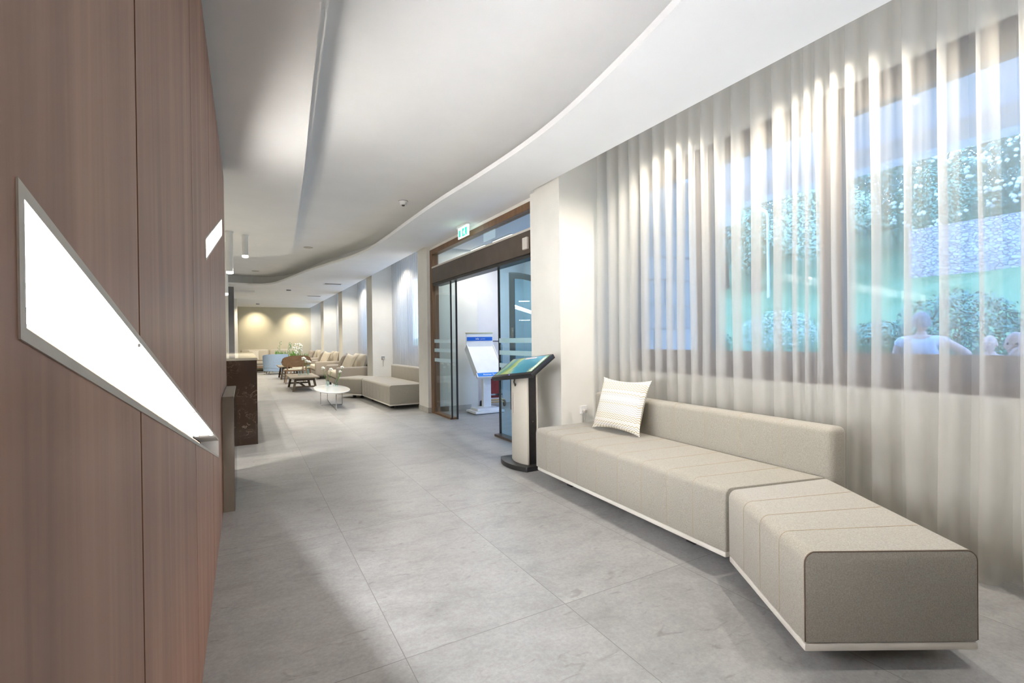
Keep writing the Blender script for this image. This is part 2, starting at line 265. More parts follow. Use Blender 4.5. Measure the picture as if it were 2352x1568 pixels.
def block_mat(name, c1, c2, mortar, bw, rh, msize, axes, bump=0.6):
    m = mat(name, c1, 0.85); t = m.node_tree; b = t.nodes['Principled BSDF']
    tc = nd(t, 'ShaderNodeTexCoord'); sx = nd(t, 'ShaderNodeSeparateXYZ'); cb = nd(t, 'ShaderNodeCombineXYZ')
    t.links.new(tc.outputs['Object'], sx.inputs[0]); t.links.new(sx.outputs[axes[0]], cb.inputs[0]); t.links.new(sx.outputs[axes[1]], cb.inputs[1])
    nz = nd(t, 'ShaderNodeTexNoise'); nz.inputs['Scale'].default_value = 3; t.links.new(cb.outputs[0], nz.inputs['Vector'])
    ad = nd(t, 'ShaderNodeVectorMath', operation='MULTIPLY_ADD'); t.links.new(nz.outputs['Color'], ad.inputs[0]); ad.inputs[1].default_value = (0.10, 0.10, 0); t.links.new(cb.outputs[0], ad.inputs[2])
    br = nd(t, 'ShaderNodeTexBrick'); br.inputs['Scale'].default_value = 1; br.inputs['Brick Width'].default_value = bw; br.inputs['Row Height'].default_value = rh; br.inputs['Mortar Size'].default_value = msize
    br.inputs['Mortar Smooth'].default_value = 0.3
    br.inputs['Color1'].default_value = (*c1, 1); br.inputs['Color2'].default_value = (*c2, 1); br.inputs['Mortar'].default_value = (*mortar, 1); br.squash = 1.5; br.squash_frequency = 3
    t.links.new(ad.outputs[0], br.inputs['Vector']); t.links.new(br.outputs['Color'], b.inputs['Base Color'])
    inv = nd(t, 'ShaderNodeMath', operation='SUBTRACT'); inv.inputs[0].default_value = 1; t.links.new(br.outputs['Fac'], inv.inputs[1])
    bp = nd(t, 'ShaderNodeBump'); bp.inputs['Strength'].default_value = bump; bp.inputs['Distance'].default_value = 0.03; t.links.new(inv.outputs[0], bp.inputs['Height']); t.links.new(bp.outputs[0], b.inputs['Normal'])
    return m
M['blocks'] = block_mat('stone_block_cladding', (0.48, 0.49, 0.50), (0.60, 0.61, 0.62), (0.30, 0.30, 0.31), 0.62, 0.27, 0.009, (0, 2))
def rubble():
    m = mat('rubble_stone', (0.6, 0.6, 0.62), 0.9); t = m.node_tree; b = t.nodes['Principled BSDF']
    tc = nd(t, 'ShaderNodeTexCoord'); mp = nd(t, 'ShaderNodeMapping'); mp.inputs['Scale'].default_value = (1.9, 1.9, 3.2); t.links.new(tc.outputs['Object'], mp.inputs[0])
    v = nd(t, 'ShaderNodeTexVoronoi', feature='DISTANCE_TO_EDGE'); v2 = nd(t, 'ShaderNodeTexVoronoi'); t.links.new(mp.outputs[0], v.inputs['Vector']); t.links.new(mp.outputs[0], v2.inputs['Vector'])
    r = nd(t, 'ShaderNodeValToRGB'); r.color_ramp.elements[0].position = 0.02; r.color_ramp.elements[0].color = (0.66, 0.67, 0.69, 1); r.color_ramp.elements[1].position = 0.07; r.color_ramp.elements[1].color = (1, 1, 1, 1); t.links.new(v.outputs['Distance'], r.inputs[0])
    bw = nd(t, 'ShaderNodeRGBToBW'); t.links.new(v2.outputs['Color'], bw.inputs[0])
    r2 = nd(t, 'ShaderNodeValToRGB'); r2.color_ramp.elements[0].color = (0.34, 0.34, 0.37, 1); r2.color_ramp.elements[1].color = (0.64, 0.64, 0.66, 1); t.links.new(bw.outputs[0], r2.inputs[0])
    mx = nd(t, 'ShaderNodeMixRGB', blend_type='MULTIPLY'); mx.inputs[0].default_value = 1; t.links.new(r2.outputs[0], mx.inputs[1]); t.links.new(r.outputs[0], mx.inputs[2]); t.links.new(mx.outputs[0], b.inputs['Base Color'])
    bp = nd(t, 'ShaderNodeBump'); bp.inputs['Distance'].default_value = 0.05; t.links.new(r.outputs[0], bp.inputs['Height']); t.links.new(bp.outputs[0], b.inputs['Normal']); return m
M['drystone'] = rubble()
def zig_mat():
    m = mat('zigzag_fabric', (0.8, 0.78, 0.72), 0.85); t = m.node_tree; b = t.nodes['Principled BSDF']
    tc = nd(t, 'ShaderNodeTexCoord'); sx = nd(t, 'ShaderNodeSeparateXYZ'); t.links.new(tc.outputs['Object'], sx.inputs[0])
    def mt(op, a, bb=None):
        n = nd(t, 'ShaderNodeMath', operation=op)
        for i, v in enumerate((a, bb)):
            if v is None: continue
            if isinstance(v, (int, float)): n.inputs[i].default_value = v
            else: t.links.new(v, n.inputs[i])
        return n.outputs[0]
    tri = mt('PINGPONG', mt('MULTIPLY', sx.outputs[0], 1.0), 0.0145)
    v = mt('MULTIPLY', mt('ADD', sx.outputs[2], tri), 1 / 0.0175)
    f = mt('FRACT', v); k = mt('FLOOR', v)
    line = mt('LESS_THAN', f, 0.42)
    w = nd(t, 'ShaderNodeTexWhiteNoise', noise_dimensions='1D'); t.links.new(k, w.inputs['W'])
    r = nd(t, 'ShaderNodeValToRGB'); r.color_ramp.interpolation = 'CONSTANT'; e = r.color_ramp.elements
    e[0].position = 0; e[0].color = (0.44, 0.42, 0.40, 1); e[1].position = 0.4; e[1].color = (0.42, 0.35, 0.22, 1); x = e.new(0.7); x.color = (0.58, 0.55, 0.52, 1)
    t.links.new(w.outputs['Value'], r.inputs[0])
    mx = nd(t, 'ShaderNodeMixRGB'); t.links.new(line, mx.inputs[0]); mx.inputs[1].default_value = (0.78, 0.75, 0.67, 1); t.links.new(r.outputs[0], mx.inputs[2]); t.links.new(mx.outputs[0], b.inputs['Base Color'])
    return m
M['zig'] = zig_mat()
def screen_mat():
    # a lit display: an aerial map in teal, sand and green patches
    m = mat('map_screen', (0.02, 0.02, 0.02), 0.15); t = m.node_tree; b = t.nodes['Principled BSDF']
    tc = nd(t, 'ShaderNodeTexCoord'); n = nd(t, 'ShaderNodeTexNoise'); n.inputs['Scale'].default_value = 5.0; n.inputs['Detail'].default_value = 3; n.inputs['Distortion'].default_value = 0.8
    sx = nd(t, 'ShaderNodeSeparateXYZ'); t.links.new(tc.outputs['Object'], sx.inputs[0]); t.links.new(tc.outputs['Object'], n.inputs['Vector'])
    a = nd(t, 'ShaderNodeMath', operation='MULTIPLY_ADD'); t.links.new(n.outputs['Fac'], a.inputs[0]); a.inputs[1].default_value = 0.42; 
    s = nd(t, 'ShaderNodeMath', operation='MULTIPLY_ADD'); t.links.new(sx.outputs[1], s.inputs[0]); s.inputs[1].default_value = 1.7; s.inputs[2].default_value = 0.30; t.links.new(s.outputs[0], a.inputs[2])
    r = nd(t, 'ShaderNodeValToRGB'); e = r.color_ramp.elements; e[0].position = 0.10; e[0].color = (0.16, 0.30, 0.16, 1); e[1].position = 1.0; e[1].color = (0.10, 0.26, 0.30, 1)
    for p, c in ((0.16, (0.35, 0.40, 0.22)), (0.20, (0.02, 0.20, 0.30)), (0.50, (0.03, 0.28, 0.38)), (0.60, (0.09, 0.34, 0.40)), (0.66, (0.42, 0.50, 0.20)), (0.76, (0.22, 0.34, 0.08)), (0.82, (0.06, 0.22, 0.30)), (0.90, (0.26, 0.42, 0.22))):
        x = e.new(p); x.color = (*c, 1)
    t.links.new(a.outputs[0], r.inputs[0]); t.links.new(r.outputs[0], b.inputs['Emission Color']); b.inputs['Emission Strength'].default_value = 0.85
    return m
M['screen'] = screen_mat()

# ------------------------------------------------------------------ mesh helpers
def obj(name, bm, m, parent=None, smooth=False, loc=None, bevel=0, seg=2):
    if bevel:
        bmesh.ops.recalc_face_normals(bm, faces=bm.faces); bm.normal_update()
        bmesh.ops.bevel(bm, geom=[e for e in bm.edges if len(e.link_faces) == 2 and e.calc_face_angle(0) > 0.5], offset=bevel, segments=seg, profile=0.5, affect='EDGES')
    bmesh.ops.recalc_face_normals(bm, faces=bm.faces)
    me = bpy.data.meshes.new(name); bm.to_mesh(me); bm.free()
    for mm in (m if isinstance(m, (list, tuple)) else [m]):
        me.materials.append(mm)
    if smooth:
        for p in me.polygons: p.use_smooth = True
        try: me.set_sharp_from_angle(angle=math.radians(40))
        except Exception: pass
    o = bpy.data.objects.new(name, me); COL.objects.link(o)
    if parent: o.parent = parent
    if loc: o.location = loc
    return o
def tag(o, label, cat, group=None):
    o['label'] = label; o['category'] = cat
    if group: o['group'] = group
    return o
def thing(name, label, cat, loc=(0, 0, 0), rz=0, group=None):
    o = bpy.data.objects.new(name, None); COL.objects.link(o); o.location = loc; o.rotation_euler = (0, 0, rz); o.empty_display_size = 0.1
    return tag(o, label, cat, group)
def struct(name, bm, m, parent=None, **kw):
    o = obj(name, bm, m, parent, **kw)
    if not parent: o['kind'] = 'structure'
    return o
def copy_tree(o, parent=None):
    c = o.copy(); COL.objects.link(c)
    if parent: c.parent = parent
    for ch in list(o.children): copy_tree(ch, c)
    return c
def box(bm, x0, x1, y0, y1, z0, z1, mi=0):
    v = [bm.verts.new(p) for p in ((x0, y0, z0), (x1, y0, z0), (x1, y1, z0), (x0, y1, z0), (x0, y0, z1), (x1, y0, z1), (x1, y1, z1), (x0, y1, z1))]
    for f in ((0, 3, 2, 1), (4, 5, 6, 7), (0, 1, 5, 4), (1, 2, 6, 5), (2, 3, 7, 6), (3, 0, 4, 7)):
        bm.faces.new([v[i] for i in f]).material_index = mi
    return bm
def prism(bm, pts, z0, z1, mi=0):
    a = [bm.verts.new((x, y, z0)) for x, y in pts]; b = [bm.verts.new((x, y, z1)) for x, y in pts]
    n = len(pts)
    bm.faces.new(a[::-1]).material_index = mi; bm.faces.new(b).material_index = mi
    for i in range(n):
        bm.faces.new((a[i], a[(i + 1) % n], b[(i + 1) % n], b[i])).material_index = mi
    return bm
def yzprism(bm, pts, x0, x1, mi=0):
    a = [bm.verts.new((x0, y, z)) for y, z in pts]; b = [bm.verts.new((x1, y, z)) for y, z in pts]
    n = len(pts); bm.faces.new(a[::-1]).material_index = mi; bm.faces.new(b).material_index = mi
    for i in range(n):
        bm.faces.new((a[i], a[(i + 1) % n], b[(i + 1) % n], b[i])).material_index = mi
    return bm
def tube(bm, pts, r, n=8, caps=True, mi=0):
    pts = [Vector(p) for p in pts]; rings = []
    rr = r if isinstance(r, (list, tuple)) else [r] * len(pts)
    prev = None
    for i, p in enumerate(pts):
        d = (pts[min(i + 1, len(pts) - 1)] - pts[max(i - 1, 0)]).normalized()
        if prev is None:
            a = d.cross(Vector((0, 0, 1)));
            if a.length < 1e-3: a = d.cross(Vector((1, 0, 0)))
        else:
            a = prev - d * prev.dot(d)
        a.normalize(); b = d.cross(a); prev = a
        rings.append([bm.verts.new(p + (a * math.cos(2 * PI * k / n) + b * math.sin(2 * PI * k / n)) * rr[i]) for k in range(n)])
    for i in range(len(rings) - 1):
        for k in range(n):
            bm.faces.new((rings[i][k], rings[i][(k + 1) % n], rings[i + 1][(k + 1) % n], rings[i + 1][k])).material_index = mi
    if caps:
        bm.faces.new(rings[0][::-1]).material_index = mi; bm.faces.new(rings[-1]).material_index = mi
    return bm
def lathe(bm, prof, n=32, c=(0, 0), mi=0, cap=True):
    rings = [[bm.verts.new((c[0] + r * math.cos(2 * PI * k / n), c[1] + r * math.sin(2 * PI * k / n), z)) for k in range(n)] for r, z in prof]
    for i in range(len(rings) - 1):
        for k in range(n):
            bm.faces.new((rings[i][k], rings[i][(k + 1) % n], rings[i + 1][(k + 1) % n], rings[i + 1][k])).material_index = mi
    if cap:
        bm.faces.new(rings[0][::-1]).material_index = mi; bm.faces.new(rings[-1]).material_index = mi
    return bm
def B(): return bmesh.new()
def bxo(name, dims, m, parent=None, bevel=0, seg=2, smooth=False):
    return obj(name, box(B(), *dims), m, parent, bevel=bevel, seg=seg, smooth=smooth or bool(bevel))
def smooth_pts(pts, n=8):
    out = []; P = [Vector((p[0], p[1], 0)) for p in pts]
    for i in range(len(P) - 1):
        p0, p1, p2, p3 = P[max(i - 1, 0)], P[i], P[i + 1], P[min(i + 2, len(P) - 1)]
        for k in range(n):
            t = k / n
            out.append(0.5 * ((2 * p1) + (p2 - p0) * t + (2 * p0 - 5 * p1 + 4 * p2 - p3) * t * t + (3 * p1 - p0 - 3 * p2 + p3) * t ** 3))
    out.append(P[-1]); return [(p.x, p.y) for p in out]
def text_mesh(name, s, size, m, parent, mtx, extrude=0.0008):
    c = bpy.data.curves.new(name, 'FONT'); c.body = s; c.size = size; c.extrude = extrude; c.align_x = 'CENTER'; c.align_y = 'CENTER'
    t = bpy.data.objects.new(name + '_src', c); COL.objects.link(t)
    me = bpy.data.meshes.new_from_object(t.evaluated_get(bpy.context.evaluated_depsgraph_get()))
    bpy.data.objects.remove(t); me.materials.clear(); me.materials.append(m)
    o = bpy.data.objects.new(name, me); COL.objects.link(o); o.parent = parent; o.matrix_local = mtx; return o

# ------------------------------------------------------------------ structure: floor, walls, ceiling
ZS, ZC, ZR = 2.72, 3.00, 2.76
bm = B()
box(bm, -3.2, 3.52, -2.7, 23.7, -0.12, 0.0); box(bm, 3.52, 4.75, 4.1, 8.4, -0.12, 0.0)
struct('floor', bm, M['floor'])

# window wall with piers
WX = 3.40
bays = [(-2.5, 3.77, -1.6, 3.62), (8.05, 11.47, 8.35, 11.2), (12.05, 15.42, 12.35, 15.15), (16.1, 19.4, 16.4, 19.1), (20.15, 23.4, 20.45, 23.0)]
bm = B()
for (a, b, w0, w1) in bays:
    box(bm, WX, WX + 0.15, a, w0, 0, 3.2); box(bm, WX, WX + 0.15, w1, b, 0, 3.2)
    box(bm, WX, WX + 0.15, w0, w1, 0, 0.87); box(bm, WX, WX + 0.15, w0, w1, 2.80, 3.2)
for (a, b) in ((3.77, 4.30), (7.575, 8.05), (11.47, 12.05), (15.42, 16.1), (19.4, 20.15)):
    box(bm, 2.64, WX + 0.15, a, b, 0, 3.2)
box(bm, 2.64, WX + 0.15, 23.4, 23.7, 0, 3.2)
box(bm, 2.70, 2.80, 4.30, 7.575, 2.68, 3.2)
struct('wall_right', bm, M['wall'])
bm = B()
for (a, b) in ((3.77, 4.30), (7.575, 8.05), (11.47, 12.05), (15.42, 16.1), (19.4, 20.15)):
    prism(bm, [(2.63, a - 0.01), (3.0, a - 0.01), (3.0, a), (2.64, a), (2.64, b), (2.63, b)], 0, 0.085)
struct('baseboard_right', bm, M['skirt'])
bm = B(); box(bm, -3.2, 2.64, 23.4, 23.7, 0, 3.2); struct('wall_far', bm, M['beige'])
bm = B(); box(bm, -3.3, 3.55, -2.8, -2.6, 0, 3.3); struct('wall_back', bm, M['wall'])
bm = B(); box(bm, -3.3, -3.1, -2.7, 23.7, 0, 3.3); struct('wall_reception', bm, M['wall'])
bm = B(); box(bm, -0.95, -0.274, 10.75, 11.2, 0, ZC); struct('wall_column_white', bm, M['wall'])
bm = B(); box(bm, -0.95, -0.24, 15.1, 15.6, 0, ZS); struct('wall_column_grey', bm, M['greycol'])
bm = B(); box(bm, -0.95, -0.20, 18.5, 19.0, 0, ZS); struct('wall_column_pale', bm, M['wall'])

lip = smooth_pts([(0.75, -2.7), (1.18, -0.9), (1.52, 0.5), (1.742, 1.508), (1.833, 1.995), (1.925, 2.665), (1.955, 3.3), (1.935, 4.1), (1.888, 5.076), (1.872, 6.2), (1.868, 7.2), (1.83, 8.25), (1.70, 9.15), (1.42, 10.3), (1.18, 11.35), (0.975, 12.55), (0.80, 13.5), (0.57, 14.2), (0.207, 14.48), (-0.193, 14.42), (-1.0, 14.3), (-3.2, 14.2)])
rec = smooth_pts([(0.02, -2.7), (0.175, 0.0), (0.33, 2.33), (0.40, 3.39), (0.486, 4.6), (0.60, 6.5), (0.715, 8.6), (0.715, 9.15), (0.65, 9.48), (0.425, 9.78), (0.182, 9.90), (-0.128, 9.97), (-1.0, 9.99), (-3.2, 9.99)])
def offset(pts, q):
    P = [Vector(p) for p in pts]; out = []
    for i, p in enumerate(P):
        d = (P[min(i + 1, len(P) - 1)] - P[max(i - 1, 0)]).normalized(); out.append((p.x + d.y * q, p.y - d.x * q))
    return out
def fillpoly(bm, loop, z):
    vs = [bm.verts.new((x, y, z)) for x, y in loop]
    es = [bm.edges.new((vs[i], vs[(i + 1) % len(vs)])) for i in range(len(vs))]
    bmesh.ops.triangle_fill(bm, edges=es, use_beauty=True)
def wallstrip(bm, pts, z0, z1):
    a = [bm.verts.new((x, y, z0)) for x, y in pts]; b = [bm.verts.new((x, y, z1)) for x, y in pts]
    for i in range(len(pts) - 1): bm.faces.new((a[i], a[i + 1], b[i + 1], b[i]))
bm = B()
fillpoly(bm, lip + [(-3.2, 23.7), (2.59, 23.7), (2.59, 7.55), (2.705, 7.55), (2.705, 4.22), (2.59, 4.22), (2.59, -2.7)], ZS)
wallstrip(bm, lip, ZS, ZS + 0.045)                     # thin lip; behind it the ceiling runs on over an open trough
tr = offset(lip, 0.40)
def ribbon(bm, a, b, z):
    va = [bm.verts.new((x, y, z)) for x, y in a]; vb = [bm.verts.new((x, y, z)) for x, y in b]
    for i in range(len(a) - 1): bm.faces.new((va[i], va[i + 1], vb[i + 1], vb[i]))
ribbon(bm, lip, tr, ZS + 0.045); wallstrip(bm, tr, ZS + 0.045, ZC)
wallstrip(bm, [(2.59, -2.7), (2.59, 4.22), (2.705, 4.22)], ZS, 3.16); wallstrip(bm, [(2.705, 7.55), (2.59, 7.55), (2.59, 23.7)], ZS, 3.16)
fillpoly(bm, [(2.55, -2.7), (3.5, -2.7), (3.5, 23.7), (2.55, 23.7)], 3.15)
fillpoly(bm, [(-3.2, -2.7), (2.58, -2.7), (2.58, 23.7), (-3.2, 23.7)], ZC)
# lowered panel with a stepped edge
fillpoly(bm, rec + [(-3.2, -2.7)], ZR); wallstrip(bm, rec, ZR, ZR + 0.05)
rec2 = offset(rec, 0.035); ribbon(bm, rec, rec2, ZR + 0.05); wallstrip(bm, rec2, ZR + 0.05, ZC)
prism(bm, [(-0.9, 16.0), (0.284, 16.0), (-0.19, 18.6), (-0.9, 18.6)], ZS - 0.05, ZS + 0.01)
bmesh.ops.remove_doubles(bm, verts=bm.verts, dist=1e-5)
ceil = struct('ceiling', bm, M['ceil'])
bm = B(); box(bm, -3.3, 3.55, -2.8, 23.8, 3.2, 3.4); struct('ceiling_slab', bm, M['ceil'])
# wood panelled wall with two sloping light slots
XW = -0.146
zt1 = lambda y: 1.322 - 0.2421 * (y - 0.497); zb1 = lambda y: 1.207 - 0.2408 * (y - 0.477)
zt2 = lambda y: 1.672 + 0.2726 * (y - 2.535); zb2 = lambda y: 1.569 + 0.2512 * (y - 2.541)
S1, S2 = (0.487, 3.40), (2.538, 4.43)
bm = B(); seams = [0.957 + 0.9475 * k for k in range(-4, 5)]
edges = [-2.6] + [s for s in seams if -2.6 < s < 5.0] + [5.06]
G = 0.005
for a, b in zip(edges[:-1], edges[1:]):
    a += G; b -= G
    cuts = sorted({a, b} | {c for c in S1 + S2 if a < c < b})
    for c0, c1 in zip(cuts[:-1], cuts[1:]):
        mid = (c0 + c1) / 2; lev = [lambda y: 0.0]
        if S1[0] < mid < S1[1]: lev += [zb1, zt1]
        if S2[0] < mid < S2[1]: lev += [zb2, zt2]
        lev.append(lambda y: 2.70)
        for k in range(0, len(lev), 2):
            lo, hi = lev[k], lev[k + 1]
            yzprism(bm, [(c0, lo(c0)), (c1, lo(c1)), (c1, hi(c1)), (c0, hi(c0))], XW - 0.02, XW)
struct('wall_left', bm, M['wood'])
bm = B(); box(bm, XW - 0.26, XW - 0.094, -2.6, 5.05, 0, 2.68); box(bm, XW - 0.094, XW - 0.022, 4.98, 5.05, 0, 2.68); box(bm, XW - 0.094, XW - 0.022, -2.6, 5.05, 2.62, 2.68)
struct('wall_left_backing', bm, M['groove'])

def slot_light(label, rng, zb, zt, led, led2, cut):
    y0, y1 = rng
    t = thing('wall_light', label, 'wall light', (XW - 0.05, (y0 + y1) / 2, (zb(y0) + zt(y1)) / 2))
    mid = Vector(t.location)
    def add(name, pts, x0, x1, m):
        o = obj(name, yzprism(B(), [(y - mid.y, z - mid.z) for y, z in pts], x0 - mid.x, x1 - mid.x), m, t); return o
    w = 0.011; d0, d1 = XW - 0.09, XW + 0.0015
    # frame: four bars lining the slot
    add('frame_bar', [(y0, zt(y0) - w), (y1, zt(y1) - w), (y1, zt(y1)), (y0, zt(y0))], d0, d1, M['trim'])
    add('frame_bar', [(y0, zb(y0)), (y1, zb(y1)), (y1, zb(y1) + w), (y0, zb(y0) + w)], d0, d1, M['trim'])
    add('frame_bar', [(y0, zb(y0) + w), (y0 + w, zb(y0 + w) + w), (y0 + w, zt(y0 + w) - w), (y0, zt(y0) - w)], d0, d1, M['trim'])
    add('frame_bar', [(y1 - w, zb(y1 - w) + w), (y1, zb(y1) + w), (y1, zt(y1) - w), (y1 - w, zt(y1 - w) - w)], d0, d1, M['trim'])
    mz = lambda y: zb(y) + (zt(y) - zb(y)) * 0.5
    ye = y1 - cut
    add('diffuser', [(y0 + w, zb(y0 + w) + w), (ye, zb(ye) + w), (ye, mz(ye) - 0.003), (y0 + w, mz(y0 + w) - 0.003)], d0 + 0.004, d0 + 0.018, led)
    add('diffuser', [(y0 + w, mz(y0 + w) + 0.003), (ye, mz(ye) + 0.003), (ye, zt(ye) - w), (y0 + w, zt(y0 + w) - w)], d0 + 0.004, d0 + 0.010, led2)
    add('divider', [(y0 + w, mz(y0 + w) - 0.003), (ye, mz(ye) - 0.003), (ye, mz(ye) + 0.003), (y0 + w, mz(y0 + w) + 0.003)], d0 + 0.002, d0 + 0.040, M['brownjamb'])
    add('led_strip', [(y0 + 0.03, zt(y0 + 0.03) - w - 0.012), (ye, zt(ye) - w - 0.012), (ye, zt(ye) - w - 0.003), (y0 + 0.03, zt(y0 + 0.03) - w - 0.003)], XW - 0.066, XW - 0.056, M['ledstrip'])
    # sloped lower diffuser facing up and out
    bm = B(); xa, xb = d0 + 0.022, d0 + 0.066
    for (x, q) in ((xa, 0.036), (xb, 0.010), (xb, 0.004), (xa, 0.030)):
        bm.verts.new((x - mid.x, y0 + 0.03 - mid.y, zb(y0 + 0.03) + w + q - mid.z)); bm.verts.new((x - mid.x, ye - mid.y, zb(ye) + w + q - mid.z))
    bm.verts.ensure_lookup_table(); v = bm.verts
    for f in ((0, 2, 3, 1), (2, 4, 5, 3), (4, 6, 7, 5), (6, 0, 1, 7), (0, 6, 4, 2), (1, 3, 5, 7)): bm.faces.new([v[k] for k in f])
    obj('diffuser', bm, M['ledstrip_up'] if cut > 0.2 else M['lednear'], t)
    for s in seams:
        if y0 + 0.1 < s < y1 - 0.1:
            add('bracket', [(s - 0.022, zt(s) - w - 0.005), (s, zt(s) - w - 0.005), (s, zt(s) - w), (s - 0.022, zt(s) - w)], XW - 0.012, XW + 0.001, M['trim'])
    return t
slot_light('long sloping LED slot running down the walnut wall in the foreground', S1, zb1, zt1, M['led'], M['ledtop'], 0.62)
slot_light('small bright LED slot rising high near the far end of the walnut wall', S2, zb2, zt2, M['lednear'], M['lednear'], 0.06)

# ------------------------------------------------------------------ windows
def window(i, w0, w1, mull, fr=0.0):
    root = bpy.data.objects.new('window_%d' % i, None); COL.objects.link(root); root['kind'] = 'structure'; root.location = (WX, (w0 + w1) / 2, 0.87)
    cy = (w0 + w1) / 2
    bm = B(); x0, x1 = 0.0, 0.09
    F = lambda a, b, c, d: box(bm, x0, x1, a - cy, b - cy, c - 0.87, d - 0.87)
    F(w0, w1, 0.87, 1.085); F(w0, w1, 2.62, 2.80); F(w0, w0 + 0.1, 1.085, 2.62); F(w1 - 0.1, w1, 1.085, 2.62)
    for c, w in mull: F(c - w / 2, c + w / 2, 1.085, 2.62)
    # stepped mouldings
    for z in (0.93, 0.99, 2.67, 2.735): box(bm, -0.012, 0.0, w0 - cy, w1 - cy, z - 0.87 - 0.008, z - 0.87 + 0.008)
    obj('window_frame', bm, M['winframe'], root)
    xs = [w0 + 0.1] + sorted(sum([[c - w / 2, c + w / 2] for c, w in mull], [])) + [w1 - 0.1]
    for k in range(0, len(xs), 2):
        obj('glass_pane', box(B(), 0.04, 0.046, xs[k] - cy, xs[k + 1] - cy, 0.215, 1.75), M['glass'], root)
    return root
window(1, -1.6, 3.62, [(2.745, 0.15), (1.737, 0.14), (0.65, 0.12), (-0.45, 0.12)])
for i, (a, b, w0, w1) in enumerate(bays[1:]):
    window(2 + i, w0, w1, [((w0 + w1) / 2, 0.12)])

# ------------------------------------------------------------------ curtains
def curtain(label, folds, xc, z0, z1, omega=1.45, seed=0, group=None, nz=26):
    """sheer hanging in meander pleats; folds lists the Y of each pleat edge (descending)"""
    rr = random.Random(seed); N = 20
    line = []
    for i in range(len(folds) - 1):
        P = folds[i] - folds[i + 1]; w = omega * rr.uniform(0.92, 1.04)
        x = y = 0; pts = []
        for k in range(N):
            th = w * math.sin(2 * PI * (k + 0.5) / N); pts.append((x, y)); x += math.sin(th); y += math.cos(th)
        sc = P / y
        mx = sum(p[0] for p in pts) / N
        amp = min(1.0, 0.078 / (max(abs(p[0] - mx) for p in pts) * sc + 1e-6))
        for (px, py) in pts: line.append(((px - mx) * sc * -amp, folds[i] - py * sc, i))
    n = len(line); bm = B(); rows = []
    ph = [rr.uniform(0, 6.28) for _ in range(len(folds))]; sl = [rr.uniform(-1, 1) for _ in range(len(folds))]
    for j in range(nz + 1):
        t = j / nz; z = z0 + (z1 - z0) * t; low = 1 - t
        row = []
        for k, (dx, y, i) in enumerate(line):
            f = 1.0 - 0.30 * max(0, t - 0.9) / 0.1 * 0.0
            sway = low * (0.014 * sl[i] + 0.010 * math.sin(ph[i] + 2.2 * z))
            a = f * (1 + 0.16 * low * math.sin(ph[i]))
            row.append(bm.verts.new((xc + dx * a + low * 0.012 * math.sin(ph[i] + 1.3 * z), y + sway, z)))
        rows.append(row)
    for j in range(nz):
        for k in range(n - 1):
            bm.faces.new((rows[j][k], rows[j][k + 1], rows[j + 1][k + 1], rows[j + 1][k])).material_index = 1 if j == 0 and False else 0
    o = obj('curtain', bm, [M['sheer']], smooth=True)
    tag(o, label, 'curtain', group); return o
f1 = [3.75, 3.594, 3.427, 3.288, 3.155, 3.015, 2.882, 2.738, 2.629, 2.517, 2.391, 2.251, 2.104, 1.952, 1.817, 1.745, 1.672]
f2 = [1.668, 1.585, 1.499, 1.383, 1.238, 1.078, 0.946, 0.80, 0.66, 0.52, 0.38, 0.22, 0.06, -0.1, -0.28, -0.46, -0.64, -0.82, -1.0, -1.2, -1.4, -1.6, -1.8, -2.0]
curtain('sheer pleated curtain behind the foreground sofa backrest, reaching the near pier', f1, 3.10, 0.02, 3.12, 1.80, 3)
curtain('sheer pleated curtain at the right edge, behind the low end of the foreground sofa', f2, 3.09, 0.02, 3.12, 1.75, 5)
far_lab = ['sheer curtain in the bay just past the glass doors, above the far sofa backrest', 'bright blue lit curtain strip behind the nearest loveseat in the lounge', 'narrow sheer curtain strip behind the middle loveseat', 'narrowest curtain strip beside the far beige wall']
for i, (a, b, w0, w1) in enumerate(bays[1:]):
    n = 26; fl = [b - 0.03 - (b - a - 0.06) * k / n for k in range(n + 1)]
    curtain(far_lab[i], fl, 3.12, 0.02, 3.12, 1.35, 11 + i, nz=8)

# ------------------------------------------------------------------ sliding glass door
DX = 2.72
door = bpy.data.objects.new('door_1', None); COL.objects.link(door); door['kind'] = 'structure'; door.location = (DX, 5.98, 0)
def dpart(name, x0, x1, y0, y1, z0, z1, m, bevel=0):
    return obj(name, box(B(), x0 - DX, x1 - DX, y0 - 5.98, y1 - 5.98, z0, z1), m, door, bevel=bevel)
dpart('jamb', 2.69, 2.80, 7.455, 7.57, 0, 2.68, M['brownjamb'], 0.004); dpart('jamb', 2.69, 2.80, 4.302, 4.36, 0, 2.68, M['brownjamb'], 0.004)
dpart('head_rail', 2.69, 2.80, 4.36, 7.455, 2.60, 2.68, M['brownjamb'], 0.004)
hd = dpart('header_box', 2.685, 2.755, 4.36, 7.455, 2.125, 2.375, M['bronze'], 0.006)
obj('edge_strip', box(B(), 2.68 - DX, 2.687 - DX, 4.36 - 5.98, 7.455 - 5.98, 2.368, 2.392), M['trim'], hd)
obj('motion_sensor', box(B(), 2.655 - DX, 2.684 - DX, 4.40 - 5.98, 4.50 - 5.98, 2.17, 2.30), M['trim'], hd, bevel=0.006)
dpart('track', 2.70, 2.84, 4.36, 7.455, 2.085, 2.124, M['black'])
dpart('transom_glass', 2.735, 2.743, 4.36, 7.455, 2.376, 2.60, M['doorglass'])
dpart('side_pane', 2.715, 2.723, 6.74, 7.455, 0.03, 2.085, M['doorglass'])
lf = dpart('sliding_leaf', 2.775, 2.785, 6.67, 7.40, 0.03, 2.085, M['doorglass'])
obj('edge_seal', box(B(), 2.768 - DX, 2.792 - DX, 6.665 - 5.98, 6.685 - 5.98, 0.01, 2.085), M['seal'], lf)
